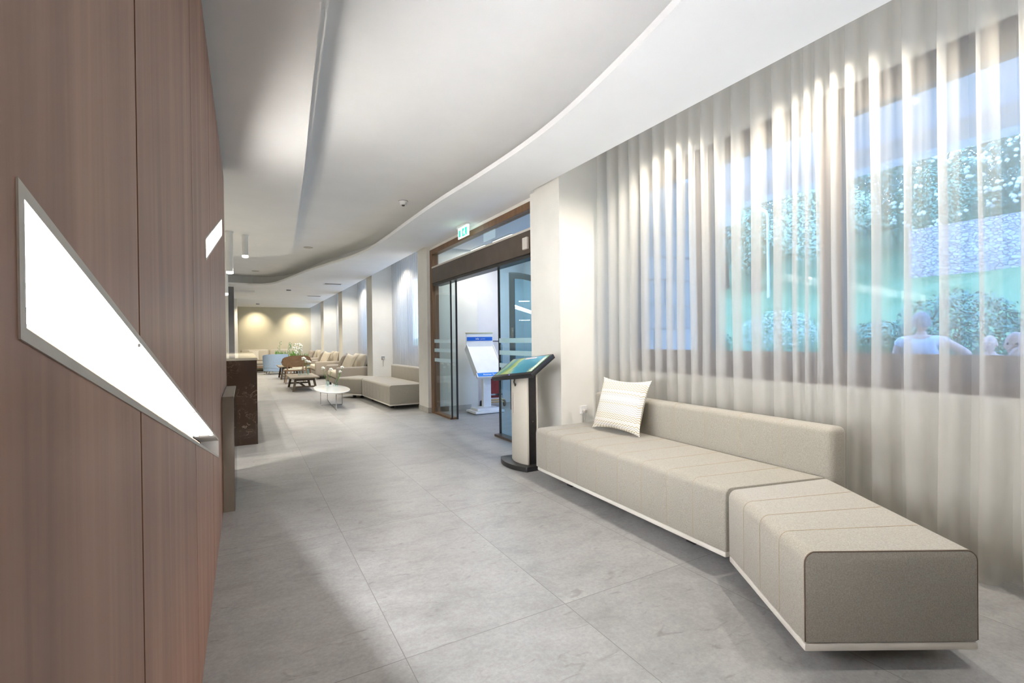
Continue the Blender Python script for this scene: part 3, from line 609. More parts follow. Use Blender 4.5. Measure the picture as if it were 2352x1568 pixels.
dpart('edge_seal', 2.708, 2.730, 6.730, 6.744, 0.01, 2.085, M['seal'])
lf2 = dpart('sliding_leaf', 2.775, 2.785, 4.45, 5.30, 0.03, 2.085, M['doorglass_blue'])
obj('edge_seal', box(B(), 2.768 - DX, 2.792 - DX, 5.283 - 5.98, 5.303 - 5.98, 0.01, 2.085), M['seal'], lf2)
dpart('side_pane', 2.715, 2.723, 4.36, 5.16, 0.03, 2.085, M['glass'])
for (z0, z1) in ((1.157, 1.213), (1.009, 1.065), (0.853, 0.908)):
    dpart('frosted_band', 2.711, 2.714, 6.745, 7.45, z0, z1, M['frost']); dpart('frosted_band', 2.770, 2.774, 4.45, 5.28, z0, z1, M['frost'])
dpart('bottom_rail', 2.695, 2.80, 6.74, 7.455, 0, 0.028, M['brownjamb'], 0.003); dpart('bottom_rail', 2.695, 2.80, 4.36, 5.30, 0, 0.028, M['bronze'], 0.003)

# vestibule behind the doors
bm = B()
box(bm, 3.40, 4.80, 8.02, 8.30, 0, 2.75); box(bm, 4.75, 4.95, 6.95, 8.30, 0, 2.75); box(bm, 4.75, 4.95, 4.1, 6.95, 2.45, 2.75); box(bm, 4.75, 4.95, 4.1, 4.7, 0, 2.75)
struct('wall_vestibule', bm, M['vest'])
bm = B(); box(bm, 2.80, 3.40, 7.565, 7.575, 0, 0.085); box(bm, 3.40, 3.41, 7.565, 8.02, 0, 0.085); struct('baseboard_vestibule', bm, M['skirt'])
bm = B(); box(bm, 2.80, 4.95, 4.10, 8.30, 2.75, 2.9); struct('ceiling_vestibule', bm, M['vest'])
bm = B(); box(bm, 3.55, 4.97, 3.87, 4.10, -0.1, 3.0); struct('wall_stone_cladding', bm, M['blocks'])
for k, (y0, y1, lab) in enumerate(((7.03, 7.69, 'flat square ceiling light seen through the transom, further left'), (6.13, 6.74, 'flat square ceiling light seen through the transom, next to the near pier'))):
    t = thing('ceiling_light', lab, 'ceiling light', (3.565, (y0 + y1) / 2, 2.75)); h = (y1 - y0) / 2
    obj('frame', box(B(), -0.14, 0.14, -h - 0.012, h + 0.012, -0.012, 0), M['white'], t); obj('diffuser', box(B(), -0.125, 0.125, -h, h, -0.016, -0.0125), M['panel_light'], t)
l = bpy.data.lights.new('vestibule_panel', 'AREA'); l.shape = 'RECTANGLE'; l.size = 0.24; l.size_y = 1.3; l.energy = 24; l.color = (1.0, 0.97, 0.92)
lo = bpy.data.objects.new('vestibule_panel', l); COL.objects.link(lo); lo.location = (3.565, 6.9, 2.72)
# arched outer door leaf standing open
aroot = thing('arched_door_leaf', 'dark framed glass door leaf with arched top, standing open in the entrance lobby', 'door', (3.935, 7.11, 0), math.atan2(-0.62, 0.66))
aroot['kind'] = 'structure'
def arch_z(x, top=2.33, w=0.86, drop=0.62): return top - drop * (1 - math.sqrt(max(0, 1 - (x / w) ** 2)))
bm = B(); n = 24; Wd = 0.78
out = [(k / n * Wd, arch_z(k / n * Wd)) for k in range(n + 1)]
inn = [(0.09 + k / n * (Wd - 0.17), arch_z(0.09 + k / n * (Wd - 0.17)) - 0.10) for k in range(n + 1)]
def xz(bm, pts, y0, y1):
    a = [bm.verts.new((x, y0, z)) for x, z in pts]; b = [bm.verts.new((x, y1, z)) for x, z in pts]
    m_ = len(pts); bm.faces.new(a); bm.faces.new(b[::-1])
    for i in range(m_): bm.faces.new((a[i], b[i], b[(i + 1) % m_], a[(i + 1) % m_]))
for k in range(n): xz(bm, [out[k], out[k + 1], inn[k + 1], inn[k]], -0.025, 0.025)
xz(bm, [(0, 0.01), (0.09, 0.01), inn[0], out[0]], -0.025, 0.025); xz(bm, [(Wd - 0.08, 0.01), (Wd, 0.01), out[-1], inn[-1]], -0.025, 0.025)
xz(bm, [(0.09, 0.01), (Wd - 0.08, 0.01), (Wd - 0.08, 0.16), (0.09, 0.16)], -0.025, 0.025)
obj('leaf_frame', bm, mat('dark_door_frame', (0.05, 0.055, 0.06), 0.4), aroot)
bm = B(); xz(bm, [(0.09, 0.16), (Wd - 0.08, 0.16)] + inn[::-1], -0.004, 0.004); obj('leaf_glass', bm, M['doorglass_blue'], aroot)
bm = B()
for z in (0.55, 0.87, 1.19, 1.51, 1.83):
    xz(bm, [(0.17, z), (0.35, z), (0.35, z + 0.012), (0.17, z + 0.012)], -0.012, -0.005); xz(bm, [(0.45, z), (0.63, z), (0.63, z + 0.012), (0.45, z + 0.012)], -0.012, -0.005)
obj('glazing_bars', bm, M['chrome'], aroot)  # horizontal glazing bars as short chrome pieces in two columns
bm = B(); xz(bm, [(0.025, 1.22), (0.07, 1.22), (0.07, 1.40), (0.025, 1.40)], -0.032, -0.025); obj('lock_plate', bm, M['chrome'], aroot)

# ------------------------------------------------------------------ sofas
def rounded_seat(pts, z0, z1, name, parent, m, big=0.042, small=0.008):
    """seat block: the two long top edges (first-second and third-fourth point) rounded, the rest crisp"""
    bm = prism(B(), pts, z0, z1); bmesh.ops.recalc_face_normals(bm, faces=bm.faces); bm.normal_update(); bm.edges.ensure_lookup_table()
    P = [Vector(p) for p in pts]; want = []
    for e in bm.edges:
        if min(v.co.z for v in e.verts) < z1 - 1e-4: continue
        m2 = (e.verts[0].co + e.verts[1].co).to_2d() / 2
        if (m2 - (P[0] + P[1]) / 2).length < 1e-3 or (m2 - (P[2] + P[3]) / 2).length < 1e-3: want.append(e)
    bmesh.ops.bevel(bm, geom=want, offset=big, segments=6, profile=0.5, affect='EDGES'); bm.normal_update()
    bmesh.ops.bevel(bm, geom=[e for e in bm.edges if len(e.link_faces) == 2 and e.calc_face_angle(0) > 0.9], offset=small, segments=2, profile=0.5, affect='EDGES')
    return obj(name, bm, m, parent, smooth=True)
def join_into(o, bm, m):
    bmesh.ops.recalc_face_normals(bm, faces=bm.faces)
    me = bpy.data.meshes.new('seam'); bm.to_mesh(me); bm.free()
    b2 = bmesh.new(); b2.from_mesh(o.data); n0 = len(b2.faces); b2.from_mesh(me); b2.faces.ensure_lookup_table()
    for f in b2.faces[n0:]: f.material_index = 1
    b2.to_mesh(o.data); b2.free(); o.data.materials.append(m); bpy.data.meshes.remove(me)
def seams_on(parent, f0, f1, b0, b1, z0, z1, ts, r=0.0014, br=0.042):
    """stitched seams running over a seat from the front edge to the back edge"""
    bm = B()
    for t in ts:
        a = Vector(f0).lerp(Vector(f1), t); b = Vector(b0).lerp(Vector(b1), t); d = (b - a).normalized()
        pts = [(a.x - d.x * 0.0005, a.y - d.y * 0.0005, z0 + 0.01), (a.x - d.x * 0.0005, a.y - d.y * 0.0005, z1 - br)]
        for k in range(1, 6):
            an = k / 6 * PI / 2; pts.append((a.x + d.x * (br - br * math.cos(an)) , a.y + d.y * (br - br * math.cos(an)), z1 - br + br * math.sin(an)))
        for q in (0.05, 0.3, 0.6, 1.0):
            p = a + d * min((b - a).length - br, max(br, q * (b - a).length)); pts.append((p.x, p.y, z1 + 0.0004))
        tube(bm, pts, r, 6)
    join_into(parent, bm, M['stitch'])
def bench_sofa(label, flip, ox, oy, far=False):
    """angled bench: long part with a backrest, short part swung into the room. flip mirrors it along the hall"""
    root = thing('sofa', label, 'sofa', (2.4, oy + flip * 2.1, 0))
    R = Vector(root.location)
    T = lambda x, y: (x + ox - R.x, oy + flip * y - R.y)
    A = [T(2.192, 3.52), T(2.128, 1.60), T(2.775, 1.445), T(2.86, 3.53)]
    Bp = [T(2.118, 1.575), T(1.735, 0.985), T(2.278, 0.680), T(2.765, 1.425)]
    if flip < 0: A, Bp = [A[1], A[0], A[3], A[2]], [Bp[1], Bp[0], Bp[3], Bp[2]]
    s1 = rounded_seat(A, 0.098, 0.428, 'seat', root, M['fabric']); s2 = rounded_seat(Bp, 0.098, 0.428, 'seat', root, M['fabric'])
    seams_on(s1, T(2.192, 3.52), T(2.128, 1.60), T(2.86, 3.53), T(2.775, 1.445), 0.10, 0.428, [0.09, 0.2, 0.32, 0.44, 0.56, 0.68, 0.79, 0.89])
    seams_on(s2, T(2.118, 1.575), T(1.735, 0.985), T(2.765, 1.425), T(2.278, 0.680), 0.10, 0.428, [0.26, 0.50, 0.74])
    # piping round the short end
    a, b = Vector(T(1.735, 0.985)), Vector(T(2.278, 0.680)); d = (b - a).normalized(); nrm = (a - Vector(T(2.118, 1.575))).normalized()
    bm = B(); e = 0.001; ins = 0.011
    q = lambda p, z: (p.x + nrm.x * e, p.y + nrm.y * e, z)
    def pp(t, z): p = a + d * t; return (p.x + nrm.x * (e - 0.004), p.y + nrm.y * (e - 0.004), z)
    L = (b - a).length
    path = [pp(0.003, 0.105), pp(0.003, 0.386)]
    for k_ in range(1, 6): an = k_ / 6 * PI / 2; path.append(pp(0.003 + 0.042 * (1 - math.cos(an)), 0.386 + 0.041 * math.sin(an)))
    for k_ in range(5, 0, -1): an = k_ / 6 * PI / 2; path.append(pp(L - 0.003 - 0.042 * (1 - math.cos(an)), 0.386 + 0.041 * math.sin(an)))
    path += [pp(L - 0.003, 0.386), pp(L - 0.003, 0.105)]
    tube(bm, path, 0.0028, 6)
    obj('piping', bm, M['piping'], s2)
    bk = [T(2.868, 3.56), T(2.778, 1.42), T(2.915, 1.41), T(3.0, 3.56)]
    if flip < 0: bk = bk[::-1]
    bm = prism(B(), bk, 0.098, 0.695)
    back = obj('backrest', bm, M['fabric'], root, bevel=0.034, seg=4, smooth=True)
    bm = B()
    f0, f1 = Vector(T(2.868, 3.56)), Vector(T(2.778, 1.42)); g0, g1 = Vector(T(3.0, 3.56)), Vector(T(2.915, 1.41))
    for t in (0.08, 0.21, 0.34, 0.47, 0.60, 0.73, 0.86):
        p = f0.lerp(f1, t); g = g0.lerp(g1, t); d = (g - p).normalized(); br = 0.034
        pts = [(p.x - d.x * 0.0005, p.y - d.y * 0.0005, 0.43), (p.x - d.x * 0.0005, p.y - d.y * 0.0005, 0.661)]
        for k in range(1, 7):
            an = k / 6 * PI / 2; pts.append((p.x + d.x * (br - br * math.cos(an)), p.y + d.y * (br - br * math.cos(an)), 0.661 + br * math.sin(an)))
        pts.append((g.x - d.x * br, g.y - d.y * br, 0.6955)); tube(bm, pts, 0.0014, 6)
    join_into(back, bm, M['stitch'])
    def inset(poly, q):
        c = sum((Vector(p) for p in poly), Vector((0, 0))) / len(poly)
        return [tuple(Vector(p) + (c - Vector(p)).normalized() * q) for p in poly]
    Af = [T(2.196, 3.51), T(2.132, 1.604), T(2.91, 1.43), T(2.99, 3.50)]
    if flip < 0: Af = Af[::-1]
    obj('base_frame', prism(B(), inset(Af, 0.004), 0.068, 0.096), M['cream'], root, bevel=0.006, smooth=True)
    obj('base_frame', prism(B(), inset(Bp, 0.002), 0.068, 0.096), M['cream'], root, bevel=0.006, smooth=True)
    for poly in (Af, Bp):
        for p in inset(poly, 0.36):
            obj('leg', box(B(), p[0] - 0.03, p[0] + 0.03, p[1] - 0.03, p[1] + 0.03, 0, 0.068), M['black'], root)
    return root
bench_sofa('long angled oatmeal sofa in the foreground with stitched backrest under the curtains', 1, 0.0, 0.0)
bench_sofa('angled oatmeal bench sofa past the glass doors, beside the oval table', -1, -0.02, 11.75)

# ------------------------------------------------------------------ cushions
def pillow_bm(w, h, th, n=18, pinch=0.10, seed=0):
    rr = random.Random(seed); bm = B(); sides = []
    for s in (1, -1):
        g = []
        for j in range(n + 1):
            r = []
            for i in range(n + 1):
                u, v = i / n * 2 - 1, j / n * 2 - 1
                px = u * (1 - pinch * (1 - abs(v) ** 2.2) * abs(u) ** 3 * 0.9); pv = v * (1 - pinch * (1 - abs(u) ** 2.2) * abs(v) ** 3 * 0.9)
                t = ((1 - abs(u) ** 2.6) * (1 - abs(v) ** 2.6)) ** 0.55
                wr = 0.006 * noise.noise(Vector((u * 2.3 + seed, v * 2.3, s * 3.1))) * t
                r.append(bm.verts.new((px * w / 2, s * (th / 2 * t + wr) if t > 0 else 0, pv * h / 2)))
            g.append(r)
        sides.append(g)
        for j in range(n):
            for i in range(n):
                f = (g[j][i], g[j][i + 1], g[j + 1][i + 1], g[j + 1][i]); bm.faces.new(f if s < 0 else f[::-1])
    bmesh.ops.remove_doubles(bm, verts=bm.verts, dist=1e-5)
    return bm
def place(o, bl, br, tl, push=0.0):
    """stand a pillow so that its lower edge runs bl-br and it leans up towards tl"""
    bl, br, tl = Vector(bl), Vector(br), Vector(tl); x = (br - bl).normalized(); z = (tl - bl); z = (z - x * z.dot(x)).normalized(); y = z.cross(x)
    h = (tl - bl).length; c = (bl + br) / 2 + z * h / 2 + y * push
    o.matrix_world = Matrix(((x.x, y.x, z.x, c.x), (x.y, y.y, z.y, c.y), (x.z, y.z, z.z, c.z), (0, 0, 0, 1)))
p = obj('cushion', pillow_bm(0.53, 0.45, 0.15, 22, 0.14, 4), M['zig'], smooth=True)
place(p, (2.60, 3.27, 0.437), (2.64, 2.72, 0.437), (2.745, 3.285, 0.86))
tag(p, 'square cushion with grey and gold zigzag stripes leaning on the foreground sofa', 'cushion')

# ------------------------------------------------------------------ touch screen kiosk
k = thing('information_kiosk', 'black touchscreen kiosk on a beige post beside the foreground sofa', 'kiosk', (2.30, 3.91, 0))
KO = Vector((2.30, 3.91))
def arc_front(x_mid, x_side, y0, y1, xb, n=12):
    pts = []
    for i in range(n + 1):
        t = i / n * 2 - 1; pts.append((x_side + (x_mid - x_side) * (1 - t * t) - KO.x, (y0 + y1) / 2 + (y1 - y0) / 2 * t - KO.y))
    return pts + [(xb - KO.x, y1 - KO.y), (xb - KO.x, y0 - KO.y)]
obj('base', prism(B(), arc_front(2.13, 2.20, 3.69, 4.19, 2.46), 0, 0.045), M['black'], k, bevel=0.004, smooth=True)
ft = obj('front_cover', prism(B(), arc_front(2.215, 2.252, 3.755, 4.055, 2.268), 0.045, 0.862), M['kioskbody'], k, bevel=0.003, smooth=True)
obj('body', box(B(), 2.268 - KO.x, 2.352 - KO.x, 3.765 - KO.y, 4.045 - KO.y, 0.045, 0.88), M['black'], k)
obj('back_cover', box(B(), 2.352 - KO.x, 2.364 - KO.x, 3.755 - KO.y, 4.055 - KO.y, 0.045, 0.90), M['kioskbody'], k, bevel=0.003)
bm = B()
for i in range(14): box(bm, 2.2135 - KO.x, 2.2215 - KO.x, 3.956 - KO.y, 3.972 - KO.y, 0.50 + i * 0.014, 0.510 + i * 0.014)
obj('grille', bm, M['trim'], ft)
obj('lock', tube(B(), [(0.01, -0.146, 0.44), (0.01, -0.153, 0.44)], 0.006, 10), M['chrome'], k)
# tilted screen
lo_, hi_ = Vector((2.115, 3.83, 0.868)), Vector((2.405, 3.905, 1.034))
up_ = (Vector((2.405, 3.905, 1.034)) - Vector((2.115, 3.83, 0.868))); sx_ = Vector((0.0, 1, 0)); sx_ = (sx_ - up_.normalized() * sx_.dot(up_.normalized())).normalized(); n_ = sx_.cross(up_.normalized()) * -1
if n_.z < 0: n_ = -n_
un_ = up_.normalized(); Hh = up_.length
scr = obj('screen_housing', box(B(), -Hh / 2, Hh / 2, -0.285, 0.285, -0.045, 0.0), M['blackgloss'], k, bevel=0.008, smooth=True)
c_ = (lo_ + hi_) / 2 - Vector((KO.x, KO.y, 0)) + n_ * 0.0
scr.matrix_local = Matrix(((un_.x, sx_.x, n_.x, c_.x), (un_.y, sx_.y, n_.y, c_.y), (un_.z, sx_.z, n_.z, c_.z), (0, 0, 0, 1)))
obj('screen', box(B(), -Hh / 2 + 0.035, Hh / 2 - 0.022, -0.258, 0.258, -0.001, 0.0012), M['screen'], scr)
bm = B()
for i in range(9): box(bm, -Hh / 2 + 0.05 + i * 0.026, -Hh / 2 + 0.068 + i * 0.026, -0.25, -0.215, 0.0012, 0.0016, 0)
obj('screen_icons', bm, mat('screen_icons', (0.3, 0.4, 0.3), 0.4, emit=(0.55, 0.75, 0.5), es=0.8), scr)
obj('screen_title', box(B(), Hh / 2 - 0.052, Hh / 2 - 0.030, -0.10, 0.06, 0.0012, 0.0016), mat('screen_title', (0.4, 0.3, 0.3), 0.4, emit=(0.45, 0.30, 0.32), es=0.7), scr)
obj('power_light', box(B(), -Hh / 2 + 0.012, -Hh / 2 + 0.018, 0.02, 0.03, 0.0, 0.0012), mat('power_led', (0.1, 0.1, 0.8), 0.4, emit=(0.25, 0.2, 1.0), es=3), scr)
obj('mount', box(B(), -0.06, 0.12, -0.10, 0.10, -0.085, -0.044), M['black'], scr, bevel=0.008)
obj('cable', tube(B(), [(-0.10, -0.03, 0.86), (-0.11, -0.02, 0.80), (-0.095, -0.015, 0.765), (-0.075, 0.0, 0.79), (-0.07, 0.01, 0.85)], 0.007, 8), M['black'], k, smooth=True)

# ------------------------------------------------------------------ info stand (turned to the hall)
st = thing('leaflet_stand', 'white leaflet stand with blue lettered strips in the entrance lobby', 'display stand', (3.46, 7.12, 0), 0.0)
obj('base', box(B(), -0.26, 0.26, -0.19, 0.19, 0.008, 0.045), M['white'], st, bevel=0.006)
obj('base', box(B(), -0.20, 0.20, -0.13, 0.15, 0.045, 0.085), M['white'], st, bevel=0.006)
obj('base_foot', box(B(), -0.25, 0.25, -0.18, 0.18, 0, 0.008), M['black'], st)
obj('post', box(B(), -0.02, 0.12, 0.02, 0.10, 0.085, 0.80), M['white'], st, bevel=0.004)
obj('header', box(B(), -0.245, 0.245, 0.185, 0.20, 1.07, 1.30), M['white'], st)
obj('wood_rail', box(B(), -0.25, 0.25, 0.18, 0.205, 1.30, 1.318), M['brass'], st)
bm = B(); box(bm, -0.235, 0.235, 0.180, 0.185, 1.18, 1.245); hb = obj('header_strip', bm, M['signblue'], st)
text_mesh('lettering', 'info', 0.045, M['signwhite'], hb, Matrix.Translation((-0.045, 0.1795, 1.213)) @ Matrix.Rotation(PI / 2, 4, 'X'))
text_mesh('lettering', 'point', 0.042, mat('pale_lettering', (0.35, 0.45, 0.75), 0.4), hb, Matrix.Translation((0.055, 0.1795, 1.213)) @ Matrix.Rotation(PI / 2, 4, 'X'))
# sloping tray
a = Vector((0, -0.19, 0.66)); b_ = Vector((0, 0.19, 1.09)); ln = (b_ - a).length; vv = (b_ - a).normalized(); nn = Vector((0, -vv.z, vv.y))
tr = obj('tray', box(B(), -0.245, 0.245, 0, ln, -0.02, 0.0), M['white'], st)
tr.matrix_local = Matrix(((1, 0, 0, 0), (0, vv.y, nn.y, a.y), (0, vv.z, nn.z, a.z), (0, 0, 0, 1)))
obj('rim', box(B(), -0.252, -0.240, 0, ln, -0.075, 0.045), M['white'], tr); obj('rim', box(B(), 0.240, 0.252, 0, ln, -0.03, 0.03), M['white'], tr)
bm = B(); box(bm, -0.252, 0.252, -0.085, 0.012, -0.03, 0.012); fr_ = obj('front_lip', bm, M['white'], tr)
bm = B(); box(bm, -0.235, 0.235, -0.075, -0.002, 0.012, 0.014); fs = obj('front_strip', bm, mat('front_strip_blue', (0.01, 0.20, 0.66), 0.4), tr)
text_mesh('lettering', 'Ammon Zeus', 0.047, M['signwhite'], fs, Matrix.Translation((-0.01, -0.038, 0.0145)))

# ------------------------------------------------------------------ luggage trolley behind the stand
tl = thing('luggage_trolley', 'chrome luggage trolley with a maroon board standing behind the leaflet stand', 'trolley', (3.83, 7.62, 0), math.radians(-12))
bm = B()
tube(bm, [(-0.17, 0, 0.10), (-0.17, 0, 1.10), (-0.15, 0, 1.15), (-0.10, 0, 1.17), (0.13, 0, 1.17), (0.18, 0, 1.15), (0.20, 0, 1.10), (0.20, 0, 0.10)], 0.014, 10)
obj('tube_frame', bm, M['chrome'], tl, smooth=True)
obj('board', box(B(), -0.15, 0.17, 0.0, 0.02, 0.16, 0.80), M['redboard'], tl)
for z in (0.22, 0.52, 0.80): obj('cross_bar', box(B(), -0.17, 0.20, -0.018, -0.004, z - 0.014, z + 0.014), M['chrome'], tl)
for z in (0.085, 0.125): obj('axle', tube(B(), [(-0.19, -0.01, z), (0.23, -0.01, z)], 0.014, 10), M['brass'], tl, smooth=True)
for x in (-0.19, 0.235):
    w = obj('wheel', lathe(B(), [(0.0, -0.016), (0.055, -0.016), (0.062, -0.008), (0.062, 0.008), (0.055, 0.016), (0.0, 0.016)], 20, cap=False), M['rubber'], tl, smooth=True); w.rotation_euler = (0, PI / 2, 0); w.location = (x, 0.0, 0.062)

# ------------------------------------------------------------------ exit sign, detector, ceiling fittings
e = thing('exit_sign', 'green lit exit sign hanging from the ceiling above the glass doors', 'exit sign', (2.545, 5.83, 2.72))
obj('bracket', box(B(), -0.03, 0.03, -0.16, 0.16, -0.03, 0.0), M['white'], e, bevel=0.004)
obj('panel', box(B(), -0.006, 0.006, -0.17, 0.17, -0.165, -0.03), M['exitwhite'], e)
for s in (-1,):
    x0, x1 = (-0.0085, -0.006)
    obj('green_field', box(B(), x0, x1, 0.085, 0.145, -0.145, -0.055), M['exitgreen'], e); obj('green_field', box(B(), x0, x1, -0.125, 0.03, -0.152, -0.048), M['exitgreen'], e)
    bm = B()
    # running figure
    def pl(pts): yzprism(bm, pts, -0.0105, -0.0085)
    pl([(-0.055 + 0.011 * math.cos(a * PI / 4), -0.065 + 0.011 * math.sin(a * PI / 4)) for a in range(8)])
    pl([(-0.070, -0.080), (-0.035, -0.078), (-0.030, -0.112), (-0.062, -0.112)]); pl([(-0.062, -0.110), (-0.045, -0.110), (-0.072, -0.146), (-0.086, -0.146)]); pl([(-0.048, -0.110), (-0.030, -0.110), (-0.010, -0.128), (-0.022, -0.136)])
    pl([(-0.036, -0.080), (-0.030, -0.088), (-0.004, -0.100), (-0.008, -0.108)])
    obj('figure', bm, M['exitwhite'], e)
t = thing('smoke_detector', 'small white domed detector on the white ceiling above the hall', 'smoke detector', (1.814, 6.084, ZC))
obj('base', lathe(B(), [(0.055, -0.012), (0.058, -0.006), (0.058, 0.0)], 28), M['white'], t, smooth=True)
obj('dark_ring', lathe(B(), [(0.061, -0.004), (0.061, 0.0)], 28), M['black'], t)
obj('body', lathe(B(), [(0.034, -0.05), (0.042, -0.042), (0.045, -0.012)], 28), M['white'], t, smooth=True)
obj('lens', lathe(B(), [(0.004, -0.066), (0.016, -0.062), (0.022, -0.05)], 20), M['black'], t, smooth=True)
for (x, y, z, r, lab) in ((1.086, 9.87, ZC, 0.085, 'flat round ceiling disc, the nearer one'), (0.268, 13.69, ZC, 0.085, 'flat round ceiling disc further back, above the counter end')):
    t = thing('ceiling_speaker', lab, 'ceiling speaker', (x, y, z)); obj('rim', lathe(B(), [(r - 0.01, -0.008), (r, -0.005), (r, 0)], 32), M['trim'], t, smooth=True); obj('mesh_cover', lathe(B(), [(0.002, -0.012), (r - 0.012, -0.0085)], 32), M['skirt'], t)
for (x, y, lab) in ((1.142, 15.32, 'small dark ceiling spotlight over the middle of the lounge'), (0.475, 21.3, 'small dark ceiling spotlight in front of the far beige wall')):
    t = thing('spotlight', lab, 'spotlight', (x, y, ZS)); obj('rim', lathe(B(), [(0.085, -0.006), (0.09, 0)], 24), M['white'], t); obj('reflector', lathe(B(), [(0.003, -0.03), (0.06, -0.03), (0.065, -0.006)], 24), M['greycol'], t)
for (x0, x1, y, lab) in ((1.83, 2.29, 13.33, 'long slatted air vent in the soffit, the nearer one'), (1.82, 2.27, 17.13, 'long slatted air vent in the soffit, further back')):
    t = thing('air_vent', lab, 'air vent', ((x0 + x1) / 2, y, ZS)); h = (x1 - x0) / 2
    bm = B(); box(bm, -h, h, -0.11, -0.085, -0.01, 0); box(bm, -h, h, 0.085, 0.11, -0.01, 0); box(bm, -h, -h + 0.025, -0.085, 0.085, -0.01, 0); box(bm, h - 0.025, h, -0.085, 0.085, -0.01, 0)
    obj('frame', bm, M['white'], t); obj('dark_duct', box(B(), -h + 0.025, h - 0.025, -0.085, 0.085, -0.004, -0.001), M['groove'], t)
    for i in range(5):
        obj('slat', box(B(), -h + 0.025, h - 0.025, -0.068 + i * 0.034, -0.062 + i * 0.034, -0.009, -0.004), M['greycol'], t)
# pendants
for (x, y, zb, r, lab) in ((0.026, 7.95, 2.44, 0.040, 'white tube pendant lamp, the shortest, clear of the walnut wall'), (-0.167, 7.80, 2.176, 0.044, 'white tube pendant lamp, middle length, next to the walnut wall edge'), (-0.245, 8.7, 1.95, 0.034, 'white tube pendant lamp, the longest, half hidden behind the walnut wall')):
    t = thing('pendant_lamp', lab, 'pendant lamp', (x, y, ZR))
    obj('tube_shade', lathe(B(), [(r, zb - ZR), (r, 0)], 28), M['white'], t, smooth=True); obj('ceiling_cap', lathe(B(), [(r + 0.008, -0.02), (r + 0.008, 0)], 28), M['white'], t, smooth=True)
    obj('bulb', lathe(B(), [(r * 0.4, zb - ZR - 0.012), (r * 1.02, zb - ZR - 0.004), (r * 1.02, zb - ZR + 0.022)], 28), M['lamp_glow'], t, smooth=True)
    spot('pendant_spot', (x, y, zb - 0.03), (x, y, 0), 105, 110, 0.5, 0.025, (1.0, 0.93, 0.82))

# ------------------------------------------------------------------ reception counter, low cabinet
t = thing('reception_counter', 'dark brown veined marble reception counter at the end of the walnut wall', 'counter', (-0.25, 8.3, 0))
obj('front_slab', box(B(), -0.55, 0.375, -1.90, -1.84, 0, 0.99), M['marble'], t); obj('side_slab', box(B(), 0.315, 0.375, -1.84, 2.05, 0, 0.99), M['marble'], t)
obj('worktop', box(B(), -0.55, 0.380, -1.905, 2.06, 0.99, 1.018), mat('polished_top_reflection', (0.42, 0.39, 0.33), 0.06), t)  # reflection of the beige wall put into the pale top colour
t = thing('low_cabinet', 'low taupe cabinet between the walnut wall and the marble counter', 'cabinet', (-0.108, 5.0, 0))
obj('carcass', box(B(), -0.036, 0.034, -1.055, -0.10, 0, 0.80), M['taupe'], t); obj('top_board', box(B(), -0.037, 0.037, -1.06, -0.09, 0.80, 0.817), M['taupe'], t, bevel=0.003)
obj('side_glass', box(B(), 0.034, 0.0365, -1.05, -0.105, 0.0, 0.80), M['doorglass'], t)

# ------------------------------------------------------------------ sockets
for (x, y, z, m_, lab) in ((2.90, 3.77, 0.50, 'white', 'white wall socket with plugged cable on the near pier, behind the sofa end'), (2.88, 11.47, 0.79, 'chrome', 'steel wall socket with hanging cable above the far sofa')):
    t = thing('wall_socket', lab, 'socket', (x, y, z))
    obj('plate', box(B(), -0.04, 0.04, -0.010, 0, -0.04, 0.04), M[m_], t, bevel=0.003); obj('plug', tube(B(), [(0, -0.010, -0.01), (0, -0.045, -0.015)], 0.018, 12), M['trim'], t, smooth=True)
    obj('cable', tube(B(), [(0, -0.04, -0.02), (0.002, -0.035, -0.06), (-0.004, -0.02, -0.12), (0.0, -0.012, -0.2)], 0.005, 8), M['trim'], t, smooth=True)

# ------------------------------------------------------------------ round table, vases, flowers
t = thing('oval_table', 'low oval white glossy table on thin chrome wire legs', 'table', (1.42, 9.55, 0))
tp = obj('tabletop', lathe(B(), [(0.24, 0.284), (0.285, 0.292), (0.302, 0.302), (0.302, 0.312), (0.297, 0.317)], 56), M['marbletop'], t, smooth=True); tp.scale = (1, 2.9, 1)
for d in (Vector((0.185, -0.06, 0)), Vector((0.05, 0.86, 0))):
    obj('wire_leg', tube(B(), [(-d.x, -d.y, 0.286), (-d.x, -d.y, 0.02), (-d.x * 0.96, -d.y * 0.96, 0.007), (d.x * 0.96, d.y * 0.96, 0.007), (d.x, d.y, 0.02), (d.x, d.y, 0.286)], 0.0065, 8), M['chrome'], t, smooth=True)
def flower(bm_s, bm_p, base, top, r, sag=0.02):
    b0, t0 = Vector(base), Vector(top); mid = (b0 + t0) / 2 + Vector(((t0.x - b0.x) * 0.15, 0, 0.02))
    tube(bm_s, [b0, mid, t0], 0.0035, 6)
    for k in range(7):
        a = k * 2 * PI / 7; c = t0 + Vector((math.cos(a) * r * 0.55, math.sin(a) * r * 0.55, r * 0.35 * math.sin(3 * a)))
        bmesh.ops.create_icosphere(bm_p, subdivisions=1, radius=r * 0.6, matrix=Matrix.Translation(c) @ Matrix.Diagonal((1, 1, 0.7, 1)))
    bmesh.ops.create_icosphere(bm_p, subdivisions=1, radius=r * 0.7, matrix=Matrix.Translation(t0 + Vector((0, 0, r * 0.3))))
